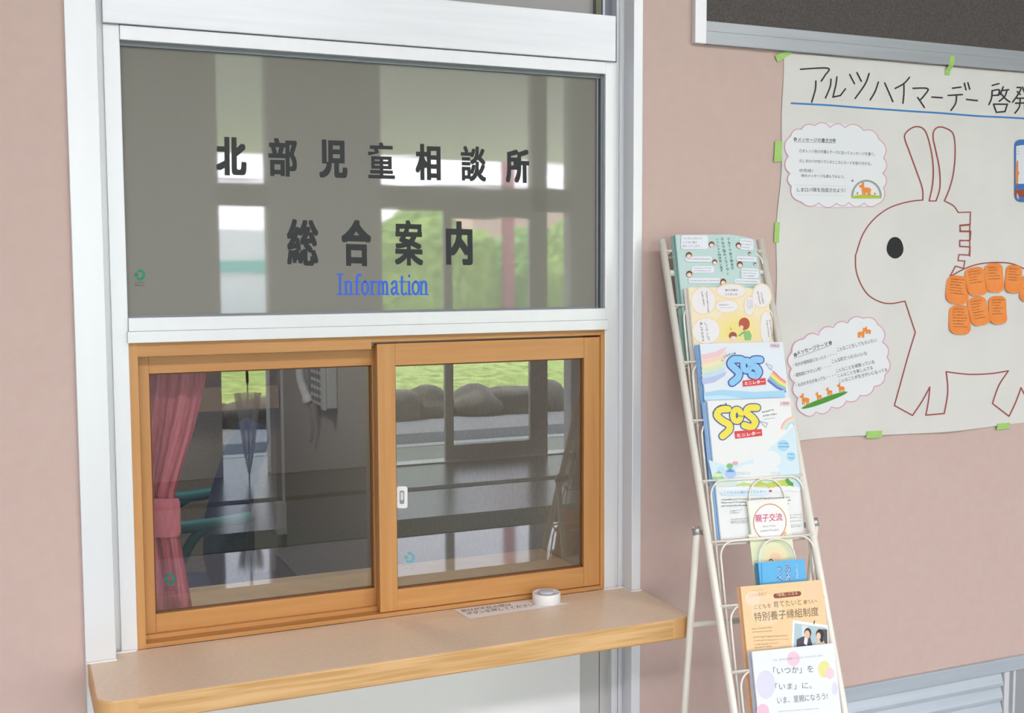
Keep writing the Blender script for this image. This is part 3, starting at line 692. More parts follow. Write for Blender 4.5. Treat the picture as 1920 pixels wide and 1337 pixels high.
def fill1(a):
    a.text('メッセージの書き方', (172, 340), (648, 358), 58, '#44474f', 0.01); a.line([(118, 345), (695, 362)], 4, G_)
    for cx, cy in ((138, 307), (674, 325)):
        for k in range(5): a.ell(cx+15*math.cos(k*1.2566-1.57), cy+17*math.sin(k*1.2566-1.57), 9, 9, '#3b3e46', n=8)
    a.text('①オレンジ色の付箋にテーマに沿ってメッセージを書く。', (190, 492), (1245, 540), 48, G_, 0.004)
    a.text('②しまロバの空いているところにカードを貼り付ける。', (190, 630), (1195, 672), 46, G_, 0.004)
    a.text('③完成！', (190, 765), (370, 772), 48, G_, 0.004); a.text('他のメッセージも読んでみよう。', (215, 835), (820, 852), 44, G_, 0.004)
    a.text('しまロバ隊を完成させよう！', (160, 1040), (830, 1052), 62, G_, 0.006)
    for k in range(26): a.line([(140+k*27, 946+k*0.6), (154+k*27, 946.3+k*0.6)], 3, '#9aa0a8'); a.line([(140+k*27, 1078+k*0.7), (154+k*27, 1078.3+k*0.7)], 3, '#9aa0a8')
    a.line([(1125+195*math.cos(t), 1100+215*math.sin(t)) for t in [math.radians(180+k*9) for k in range(21)]], 26, '#9aa4a0')
    a.up(); a.ell(1125, 1115, 205, 35, '#b4c63c', 180, 360); a.rect(920, 1108, 1330, 1130, '#b4c63c'); a.up(); donk(a, 1125, 1015, 105)
    a.ell(1002, 1060, 12, 18, '#d9903c', n=8); a.ell(1240, 1065, 12, 14, '#b98a4a', n=8); a.ell(932, 885, 14, 16, '#b06a80', n=8)
cloud([(220, 170), (400, 120), (620, 143), (830, 143), (1090, 185), (1300, 310), (1365, 570), (1350, 780), (1360, 985), (1270, 1215), (1095, 1195), (880, 1190), (705, 1200), (450, 1195), (220, 1180), (85, 960), (65, 785), (45, 545), (80, 260)], (1470, 220), 7.429,
      'message_card', 'upper cloud-shaped white card with pink outline, upright, beside the donkey ears', fill1)
def fill2(a):
    sl_ = 0.263
    def T(t, x0, y0, x1, h, bold=0.004): a.text(t, (x0, y0), (x1, y0-(x1-x0)*sl_), h, G_, bold)
    a.text('メッセージテーマ', (148, 508), (535, 392), 58, '#44474f', 0.012); a.line([(105, 545), (580, 378)], 4, G_)
    for cx, cy in ((122, 502), (562, 352)):
        for k in range(5): a.ell(cx+14*math.cos(k*1.2566-1.57), cy+16*math.sin(k*1.2566-1.57), 9, 9, '#3b3e46', n=8)
    T('・自分が認知症になったら・・・・', 100, 655, 650, 46); T('こんなことをしてもらいたい', 655, 462, 1130, 50)
    T('・認知症にやさしい町・・・・', 112, 785, 575, 48); T('こんな町だったらいいな', 588, 612, 1015, 48)
    T('・ものわすれがあっても・・・・', 135, 908, 640, 48); T('こんなことを頑張っている', 645, 728, 1100, 46); T('こんなことを楽しんでる', 665, 790, 1080, 46); T('こんなことが生きがいになってる', 680, 855, 1255, 46)
    a.ell(490, 1070, 310, 34, '#4f9a34', rot=-19.5, n=28); a.up()
    donk(a, 250, 1065, 80); donk(a, 425, 1022, 55); donk(a, 560, 965, 55); donk(a, 710, 920, 62); donk(a, 940, 235, 70, flip=-1); donk(a, 1025, 200, 52)
cloud([(225, 305), (405, 255), (600, 160), (780, 105), (970, 45), (1140, 120), (1195, 345), (1250, 530), (1225, 750), (1095, 895), (930, 1010), (770, 1080), (585, 1155), (385, 1220), (230, 1245), (155, 1040), (115, 850), (75, 675), (80, 470)], (1470, 590), 6.686,
      'message_card', 'lower cloud-shaped white card with pink outline, tilted, beside the donkey front leg', fill2)

# sticky notes
def sticky(cx, cy, wd, ht, rot, lift, label, seed, grp='orange sticky notes on the donkey'):
    base = Art(PW, (1740, 470), 7.428, base=0.0016+lift)
    cr, sr_ = math.cos(math.radians(rot)), math.sin(math.radians(rot))
    def Q(x, y): return (cx+x*cr-y*sr_, cy+x*sr_+y*cr)
    r = min(wd, ht)*0.34; pts = []
    for ox, oy, a0 in ((wd/2-r, -ht/2+r, -90), (wd/2-r, ht/2-r, 0), (-wd/2+r, ht/2-r, 90), (-wd/2+r, -ht/2+r, 180)):
        for k in range(6): t = math.radians(a0+k*18); pts.append((ox+r*math.cos(t), oy+r*math.sin(t)))
    rnd = random.Random(seed)
    nv = len(pts); top = []; bot = []
    for x, y in pts:                            # lower edge curls off the paper
        curl = 0.010*max(0, (y/ht+0.1))**1.6
        base.d = 0.0016+lift+curl; top.append(base.P(Q(x, y))); base.d -= 0.0004; bot.append(base.P(Q(x, y)))
    # subdivide in strips along y so the curl reads
    base.use(M['sticky'])
    rows = []; 
    for j in range(25):
        y = -ht/2+ht*(1-math.cos(math.pi*j/24))/2; t = abs(y)-(ht/2-r); hw = wd/2 if t <= 0 else wd/2-r+math.sqrt(max(0, r*r-t*t))
        curl = 0.010*max(0, (y/ht+0.1))**1.6; base.d = 0.0016+lift+curl
        rows.append([base.P(Q(-hw, y)), base.P(Q(0, y)), base.P(Q(hw, y))])
    v_ = [p for r_ in rows for p in r_]; base.add(v_, [(j*3+i, (j+1)*3+i, (j+1)*3+i+1, j*3+i+1) for j in range(24) for i in range(2)], True)
    base.d = 0.0022+lift
    for j in range(rnd.randint(5, 7)):
        y = -ht*0.34+j*ht*0.1; base.d = 0.0022+lift+0.010*max(0, (y/ht+0.1))**1.6
        base.dashes(Q(-wd*0.32, y), Q(wd*rnd.uniform(0.05, 0.34), y), ht*0.05, '#8a5530', seed=seed)
    return tag(base.build('sticky_note', None), label, 'sticky note', grp)
M['sticky'] = noisy('orange_note_paper', '#ef8a3e', '#f59a4e', (20, 20, 20), 0.65)
for i, (cx, cy, wd, ht, rot, lf, lb) in enumerate([
    (388, 545, 325, 395, 6, 0, 'orange sticky note, first of the upper row under the mane'), (645, 428, 275, 395, -8, .0008, 'orange sticky note, second of the upper row from the mane'),
    (890, 378, 250, 400, -3, .0016, 'orange sticky note, third of the upper row, under the top of the back line'), (1163, 396, 235, 390, 5, .0004, 'orange sticky note, fourth of the upper row from the mane'),
    (1385, 525, 240, 380, 10, 0, 'orange sticky note cut by the right edge of the photo'),
    (418, 962, 310, 405, 2, 0, 'orange sticky note, leftmost of the lower row of three'), (678, 840, 270, 395, -10, .0008, 'orange sticky note, middle of the lower row of three'), (940, 825, 245, 390, -1, .0016, 'orange sticky note with dark handwriting, rightmost of the lower row of three')]):
    sticky(cx, cy, wd, ht, rot, lf, lb, i)
# photo card at the right edge
a = Art(PW, base=0.0014)
a.rect(1898, 262, 1990, 379, '#3d72b8', 12); a.up(); a.rect(1901.5, 270, 1987, 355, '#dfe3ea', 6); a.up()
a.ell(1925, 325, 22, 35, '#e08a48', n=16); a.ell(1904, 330, 4, 30, '#e08a48', n=10); a.poly([(1898.5, 356), (1898.5, 366), (1910, 378.5), (1980, 378.5), (1989, 366), (1989, 356)][::-1], '#9a4a30')
a.up(); a.rect(1901.5, 345, 1987, 355, '#3d72b8'); a.ell(1906, 367, 4, 7, '#c9b9c4', n=10)
for k in range(4): a.line([(1904, 274+k*5), (1960, 275+k*5)], 0.8, '#7b8794')
tag(a.build('picture_card', None), 'rounded blue-bordered card with brown foot at the right edge of the poster', 'card')
# green masking tape
def tape(pts, label, seed):
    a = Art(PW, base=0.002); a.poly(pts, M['tape']); return tag(a.build('masking_tape', None), label, 'tape', 'green masking tape holding the poster')
M['tape'] = noisy('green_masking_tape', '#9fce6a', '#b3dc82', (25, 25, 25), 0.6)
Q3 = lambda L: [z3(p) for p in L]; Q4 = lambda L: [z4(p) for p in L]
tape(Q3([(588, 292), (602, 326), (684, 274), (688, 256), (660, 262)]), 'green tape set aslant on the top left corner of the poster', 1)
b_ = Art(lambda px, py, d: (lambda p: Vector((p.x, YB-0.0006-d-(0.0 if p.z > zb0 else -0.010*min(1, (zb0-p.z)/0.012)), p.z)))(at(px, py, YB)), base=0.0)
b_.use(M['tape'])
L_ = [z3(p) for p in [(1508, 290), (1533, 293)]]; Rr = [z3(p) for p in [(1495, 387), (1520, 391)]]
v_ = []
for k in range(9):
    t = k/8
    for s_ in (0, 1): v_.append(b_.P((L_[s_][0]*(1-t)+Rr[s_][0]*t, L_[s_][1]*(1-t)+Rr[s_][1]*t)))
b_.add(v_, [(2*k, 2*k+2, 2*k+3, 2*k+1) for k in range(8)])
tag(b_.build('masking_tape', None), 'upright green tape joining the poster top edge to the board frame', 'tape', 'green masking tape holding the poster')
tape(Q3([(588, 737), (582, 846), (622, 845), (627, 738)]), 'green tape halfway up the left edge, beside the upper cloud card', 2)
tape(Q4([(32, 48), (28, 160), (54, 160), (60, 48)]), 'narrow green tape on the poster left edge just above the rack', 3)
tape(Q4([(526, 1185), (523, 1222), (603, 1220), (606, 1180)]), 'green tape on the poster bottom edge, the left of two', 4)
tape(Q4([(1240, 1145), (1235, 1178), (1307, 1172), (1311, 1139)]), 'green tape on the poster bottom edge, the right of two', 5)

# ------------------------------------------------------------------ wall louvre
YV = YP-0.014
lv = empty('louvre_vent', (2.4, YP, 0.2), 'grey metal louvre vent low on the pink wall', 'vent')
z0t = (Z(1584.4, 1293, YV)+Z(1919, 1229.2, YV))/2; z0b = (Z(1590, 1318, YV)+Z(1886, 1260, YV))/2
vx0, vx1, vx2 = X(1500, 1300, YV), X(1883.5, 1270, YV), X(1892, 1270, YV)
zz = 0.25
b = MB(); b.box(vx0, 3.4, YV, YP-0.001, z0b, z0t, 0.0015); b.box(vx0, vx0+0.02, YV, YP-0.001, zz, z0b); b.build('vent_frame', M['louvre'], lv)
b = MB(); b.box(vx1, vx2, YV-0.001, YP-0.001, zz, z0b); b.build('mullion', M['alu'], lv)
x3 = X(1900, 1270, YV); b = MB(); b.box(x3, x3+0.008, YV-0.001, YP-0.001, zz, z0b); b.build('mullion', M['alu'], lv)
b = MB(); b.box(x3+0.008, 3.4, YV+0.004, YP-0.001, zz, z0b); b.box(vx2, x3, YV+0.006, YP-0.001, zz, z0b); b.build('side_panel', flat('#a9aeb1', 0.45, 0.3), lv)
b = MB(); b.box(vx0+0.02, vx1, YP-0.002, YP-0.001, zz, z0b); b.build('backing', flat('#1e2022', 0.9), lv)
pitch = (Z(1880, 1283, YV)-Z(1880, 1310, YV)); zc = Z(1880, 1281, YV)
for k in range(9):
    z = zc-pitch*k
    if z < zz+0.02: break
    b = MB(); b.prism([Vector((vx0+0.02, YV+0.001, z)), Vector((vx0+0.02, YV+0.001, z-0.0085)), Vector((vx0+0.02, YP-0.003, z+pitch*0.72-0.004)), Vector((vx0+0.02, YP-0.003, z+pitch*0.72))], (vx1-vx0-0.022, 0, 0)); b.build('slat', M['louvre'], lv)

# ------------------------------------------------------------------ pamphlet rack
FR = 0.9517
phi, lam, RW = 0.13503626, 0.37786464, 0.26401543*FR
RP0 = Vector((1.46183312*FR, 2.42730912*FR, 0.0539895*FR+H))
ex = Vector((math.cos(phi), -math.sin(phi), 0)); bk = Vector((math.sin(phi), math.cos(phi), 0))
ev = Vector((0, 0, 1))*math.cos(lam)+bk*math.sin(lam); nr = ex.cross(ev).normalized()    # nr faces the room
if nr.y > 0: nr = -nr
def RP(u, v, n=0.0): return RP0+ex*(u*FR)+ev*(v*FR)+nr*n
vfoot = -RP0.z/ev.z/FR
rk = empty('pamphlet_rack', (RP0+ev*(vfoot*FR)+ex*RW/2-nr*0.0).to_tuple()[:2]+(0,), 'cream tubular steel pamphlet rack leaning back in front of the wall', 'magazine rack')
WU = RW/FR
for u in (0, WU):
    b = MB(); b.tube([RP(u, 0.008), RP(u, vfoot+0.006)], 0.0085, 16); t_ = b.build('front_tube', M['rackw'], rk)
    b = MB(); b.tube([RP(u, 0.0075), RP(u, 0.0095)], 0.0082, 16); b.build('tube_cap', flat('#d9d6cc', 0.4), t_)
BARV = [None, -0.022, -0.161, -0.3027, -0.4442, -0.586, -0.7249, -0.8666, -1.0076, -1.149, -1.290, -1.432]
rw = 0.0024
for kk in range(1, 12):
    v = BARV[kk]
    b = MB(); b.tube([RP(0.003, v, 0.0072), RP(WU-0.003, v, 0.0072)], rw, 8); b.tube([RP(0.014, v-0.004, -0.024), RP(WU-0.010, v-0.004, -0.024)], rw, 8)
    for u in (0.014, WU-0.010): b.tube([RP(u, v, 0.0072), RP(u, v-0.004, -0.024)], rw, 8)
    b.build('support_wire', M['rackw'], rk)
def arch(u0, u1, v0, v1, r, vbot):
    q = lambda u, v: RP(u, v, -0.0275+(v-vbot)*FR*0.13)
    pts = [q(u0, v1)]
    for k in range(7): t = math.radians(180-15*k); pts.append(q(u0+r+r*math.cos(t), v0-r+r*math.sin(t)))
    for k in range(7): t = math.radians(90-15*k); pts.append(q(u1-r+r*math.cos(t), v0-r+r*math.sin(t)))
    pts.append(q(u1, v1)); return pts
for kk in range(1, 11):
    v0 = BARV[kk]-0.001; v1 = BARV[kk+2] if kk < 10 else BARV[11]-0.14; vbot = v1; v1 = max(v1, BARV[11])
    b = MB(); b.tube(arch(0.024, WU-0.006, v0, v1, 0.034, vbot), 0.0022, 8); lp = b.build('pocket_loop', M['rackw'], rk)
    b = MB(); b.tube(arch(0.118, 0.208, v0-0.003, BARV[kk+1], 0.042, vbot), 0.0020, 8); b.build('divider_arch', M['rackw'], lp)
b = MB(); b.tube([RP(0, -0.075, -0.004), RP(WU, -0.075, -0.004)], 0.0075, 12); b.build('crossbar', M['rackw'], rk)
# folding rear legs
for u, side in ((-0.018, -1), (WU+0.018, 1)):
    A = RP(u, -0.70, -0.012); tgt = at(1283, 1337, 2.14); A0 = RP(-0.018, -0.70, -0.012)
    dr = (tgt-A0); dr = dr*(A.z/-dr.z); B = A+dr
    b = MB(); b.tube([A+(A-B).normalized()*0.0, B+Vector((0, 0, 0.004))], 0.0075, 14); lg = b.build('rear_leg', M['rackw'], rk)
    b = MB(); b.tube([RP(u, -0.70, -0.012)-ex*0.012*(-side)*-1, RP(u, -0.70, -0.012)+ex*0.026*(-side)], 0.006, 10); b.tube([A-ev*0.004, A+ev*0.014], 0.009, 10); b.build('hinge_bolt', flat('#b9b9b4', 0.35, 0.6), rk)
    if side < 0: Lb = A+dr*0.19
    else: Rb = A+dr*0.19
b = MB(); b.tube([Lb-ex*0.004, Rb+ex*0.004], 0.0065, 12); b.build('crossbar', M['rackw'], rk)

# pamphlets: each stands in a pocket and leans a little out over the one above
def leaflet_frame(vb, beta=0.13, db=-0.014):
    up_ = ev*math.cos(beta)+nr*math.sin(beta); nn = ex.cross(up_).normalized()
    if nn.y > 0: nn = -nn
    return RP(0, vb+0.006, db), up_, nn
class Leaf:
    def __init__(s, vb, beta=0.13, db=-0.014, curl=None):
        s.o, s.up, s.n = leaflet_frame(vb, beta, db); s.curl = curl
    def loc(s, px, py):
        d = ray(px, py); t = (s.o-EYE).dot(s.n)/d.dot(s.n); p = EYE+d*t-s.o; return p.dot(ex), p.dot(s.up)
    def at(s, u, v, d=0.0):
        c = s.curl(u, v) if s.curl else 0.0
        return s.o+ex*u+s.up*v+s.n*(d-c)
    def pm(s, px, py, d):
        u, v = s.loc(px, py); return s.at(u, v, d)
    def sheet(s, u0, u1, v0, v1, th, nx=10, ny=8, shape=None, d=0.0):
        b = MB(); vs = []; fs = []
        for side in (0, 1):
            for i in range(nx+1):
                for j in range(ny+1):
                    u = u0+(u1-u0)*i/nx; v = v0+(v1-v0)*j/ny
                    if shape: u, v = shape(u, v, i/nx, j/ny)
                    vs.append(s.at(u, v, d-th*side))
        N = (nx+1)*(ny+1)
        for i in range(nx):
            for j in range(ny):
                k = i*(ny+1)+j; fs.append((k, k+ny+1, k+ny+2, k+1)); fs.append((N+k, N+k+1, N+k+ny+2, N+k+ny+1))
        for j in range(ny): fs.append((j, j+1, N+j+1, N+j)); k = nx*(ny+1)+j; fs.append((k, N+k, N+k+1, k+1))
        for i in range(nx): k = i*(ny+1); fs.append((k, N+k, N+k+ny+1, k+ny+1)); k += ny; fs.append((k, k+ny+1, N+k+ny+1, N+k))
        b.add(vs, fs); return b
def spares(first, leaf, count, th, du, label, cat, grp):
    for i in range(count):
        c = first if i == 0 else first.copy()
        if i: COL.objects.link(c)
        c.location = Vector(first['org'])+(-leaf.n*(th*1.25)*(i+1)+ex*(du*(i+1)) if i else Vector((0, 0, 0)))
        tag(c, label, cat, grp)
def pamphlet(name, label, leaf, tl, tr, vb_px=None, th=0.0016, cover='#ffffff', edge='#eceae6', n_spare=3, du=-0.0018, spare_label=None, grp=None, cat='pamphlet', shape=None, v0=0.0, nx=10, print_=None, spare_cover=None, right_extra=0.0):
    u0, v1 = leaf.loc(*tl); u1, v1b = leaf.loc(*tr); v1 = (v1+v1b)/2
    o = leaf.at((u0+u1)/2, v0)
    root = empty(name, o.to_tuple(), label, cat)
    b = leaf.sheet(u0, u1+right_extra, v0, v1, th, nx, 8, shape); b.build('pages', flat(edge), root)
    a = Art(leaf.pm, base=0.00025); a.tess = leaf.curl is not None
    if cover:
        b2 = leaf.sheet(u0, u1+right_extra, v0, v1, 0.0, nx, 8, shape, d=0.00018); N = (nx+1)*9
        a.use(flat(cover, 0.45)); a.add(b2.v[:N], [f for f in b2.f if max(f) < N])
    if print_: print_(a)
    a.build('cover', None, root)
    if n_spare:
        sp = leaf.sheet(u0+du, u1+du+right_extra, v0, v1-0.0012, th, nx, 8, shape, d=-th*1.25).build('pamphlet' if cat == 'pamphlet' else name, flat(spare_cover or cover or edge))
        spares(sp, leaf, n_spare, th, du, spare_label, cat, grp)
    return root

def zz_(off, sc): return lambda p: (off[0]+p[0]/sc, off[1]+p[1]/sc)
A5 = zz_((1220, 420), 3.932); A6 = zz_((1260, 720), 3.933); A7 = zz_((1260, 1000), 3.967); T5 = zz_((1290, 420), 6.685); Y3 = zz_((1280, 520), 9.55); C4 = zz_((1330, 880), 6.076); O5 = zz_((1380, 1080), 5.2045)
def mapped(f): return lambda *pts: [f(p) for p in pts]

def face(a, f, x, y, r, hair='#6b4a3c', skin='#f3d3bd'):
    cx, cy = f((x, y)); k = f((x+r, y))[0]-cx
    a.ell(cx, cy, k, k*1.12, hair, n=14); a.up(); a.ell(cx, cy+k*0.35, k*0.78, k*0.72, skin, n=12); a.d -= a.step
def balloon(a, f, x0, y0, x1, y1, c='#e8ecf4', rows=3, tilt=0.0, tc='#7d8a93', txt=None):
    p0, p1 = f((x0, y0)), f((x1, y1)); a.rect(p0[0], p0[1], p1[0], p1[1], c, min(4, (p1[1]-p0[1])*0.35)); a.up()
    h = (p1[1]-p0[1])/(rows+0.6)
    for k in range(rows):
        if txt and k < len(txt): a.text(txt[k], (p0[0]+3, p0[1]+h*(k+1.1)), (p0[0]+3+min(p1[0]-p0[0]-6, len(txt[k])*h*0.62), p0[1]+h*(k+1.1)), h*0.62, tc, 0.005, res=2)
        else: a.dashes((p0[0]+3, p0[1]+h*(k+1.05)), (p1[0]-4-2*k, p0[1]+h*(k+1.05)), h*0.5, tc)
    a.d -= a.step

# 1 pale teal
t_curl = lambda u, v: 0.020*max(0, (u-0.155)/0.09)**2*max(0, (v-0.08)/0.22)
lf1 = Leaf(BARV[3], curl=t_curl)
u0_, _ = lf1.loc(1266, 436); u1_, _ = lf1.loc(1420, 440)
def t_shape(u, v, s, t):
    return u, v-t*(0.002*(1-s)+0.016*max(0, s-0.62)**1.4*2.2)
def teal(a):
    f = A5
    for cols, x0, x1 in (('子育てや親子関係の', 572, 605), ('不安や悩みイライラに', 525, 570), ('いっしょに向き合います。', 487, 527)):
        a.vtext(cols, f((x0, 100)), f((x1, 340 if cols[0] == '子' else 378)), 6.2, '#3f8a78', 0.012)
    balloon(a, f, 222, 85, 420, 188, rows=3, txt=['ついカッとなって', 'こどもに強く', 'あたってしまう…']); balloon(a, f, 255, 240, 450, 280, rows=1); balloon(a, f, 300, 312, 465, 362, rows=2); balloon(a, f, 275, 400, 510, 438, rows=1)
    balloon(a, f, 655, 105, 770, 190, rows=3); balloon(a, f, 630, 238, 790, 275, rows=1); balloon(a, f, 665, 325, 805, 400, rows=3); balloon(a, f, 615, 405, 812, 440, rows=1)
    for x, y, r in ((447, 152, 20), (280, 232, 22), (470, 282, 18), (282, 370, 22), (532, 428, 22), (648, 158, 20), (657, 300, 22), (736, 215, 11), (778, 292, 11)): face(a, f, x, y, r, '#6b4636' if r > 12 else '#3c4a44')
pamphlet('pamphlet', 'pale teal pamphlet with speech balloons, topmost in the rack', lf1, (1266, 437), (1421, 441), th=0.0018, cover='#bdd8d5', edge='#d9e6e2', n_spare=3, spare_label='spare teal pamphlet behind the topmost one', grp='spare teal pamphlets', shape=t_shape, nx=14, print_=teal, spare_cover='#8fb5ac')
# 2 yellow
lf2 = Leaf(BARV[4], curl=lambda u, v: 0.004*max(0, (u-0.16)/0.09)**2)
def y_shape(u, v, s, t): return u, v-t*0.010*max(0, s-0.5)**1.5*2
def yellow(a):
    f = Y3
    for k, c in enumerate(('#f0dfb0', '#f0e09a', '#eee08a')):
        p = f((980, 960)); a.ell(p[0], p[1], 48-12*k, 40-11*k, c, 150-k*5, 390+k*5); a.up()
    for (x, y, rx, ry) in ((370, 420, 215, 240), (870, 250, 260, 120), (790, 520, 195, 110), (1195, 510, 95, 165), (1420, 330, 170, 210), (420, 960, 240, 230), (1500, 900, 105, 300)):
        p = f((x, y)); a.ell(p[0], p[1], rx/9.55+2.0, ry/9.55+2.0, '#f1d9a6', n=26)
    a.up()
    for (x, y, rx, ry) in ((370, 420, 215, 240), (870, 250, 260, 120), (790, 520, 195, 110), (1195, 510, 95, 165), (1420, 330, 170, 210), (420, 960, 240, 230), (1500, 900, 105, 300)):
        p = f((x, y)); a.ell(p[0], p[1], rx/9.55, ry/9.55, '#ebe8ea', n=26)
    a.up(); g = '#55585c'
    a.text('他人の前の', f((755, 250)), f((985, 250)), 4.2, g, 0.01); a.text('ことだしな', f((755, 325)), f((975, 325)), 4.2, g, 0.01)
    a.vtext('しつけにして', f((405, 800)), f((470, 1140)), 5.2, g, 0.01); a.vtext('厳しすぎるよ', f((325, 800)), f((365, 1150)), 5.2, g, 0.01)
    for x0, y0, x1, y1 in ((405, 260, 440, 610), (325, 260, 365, 510), (1390, 270, 1430, 470), (1325, 250, 1375, 490), (1550, 760, 1600, 1130), (1490, 770, 1530, 1060)):
        p, q_ = f((x0, y0)), f((x1, y1)); a.dashes(p, q_, 3.6, g)
    p, q_ = f((650, 510)), f((825, 510)); a.dashes(p, q_, 3, g); p, q_ = f((665, 550)), f((895, 550)); a.dashes(p, q_, 1.8, '#8b8e92')
    for xx in (1150, 1190, 1225): p, q_ = f((xx, 405)), f((xx+8, 565)); a.dashes(p, q_, 2, '#7b7e82')
    # parent and child drawing
    p = f((1100, 835)); a.ell(p[0], p[1], 10.3, 12, '#b5573a'); a.poly([f(q) for q in [(1085, 965), (1190, 955), (1235, 1040), (1215, 1130), (1110, 1130)]][::-1], '#8cc37c')
    a.line([f((1100, 975)), f((1010, 1045))], 3.2, '#7fb56e'); a.up(); p = f((1050, 900)); a.ell(p[0], p[1], 3.6, 4.2, '#f2d3bd', n=12)
    p = f((895, 1045)); a.ell(p[0], p[1], 7.4, 6.9, '#a04c40'); a.up(); p = f((905, 1090)); a.ell(p[0], p[1], 5.6, 3.8, '#f4dcd2', n=12)
    a.line([f((845, 900)), f((855, 945)), f((875, 920))], 1, '#b09a50')
pamphlet('pamphlet', 'pale yellow pamphlet with a drawing of a grown-up scolding a child', lf2, (1290, 536), (1440, 541), th=0.0018, cover='#efe3c2', n_spare=3, spare_label='spare yellow pamphlet behind the front one', grp='spare yellow pamphlets', shape=y_shape, nx=12, print_=yellow, spare_cover='#e8e4dc')
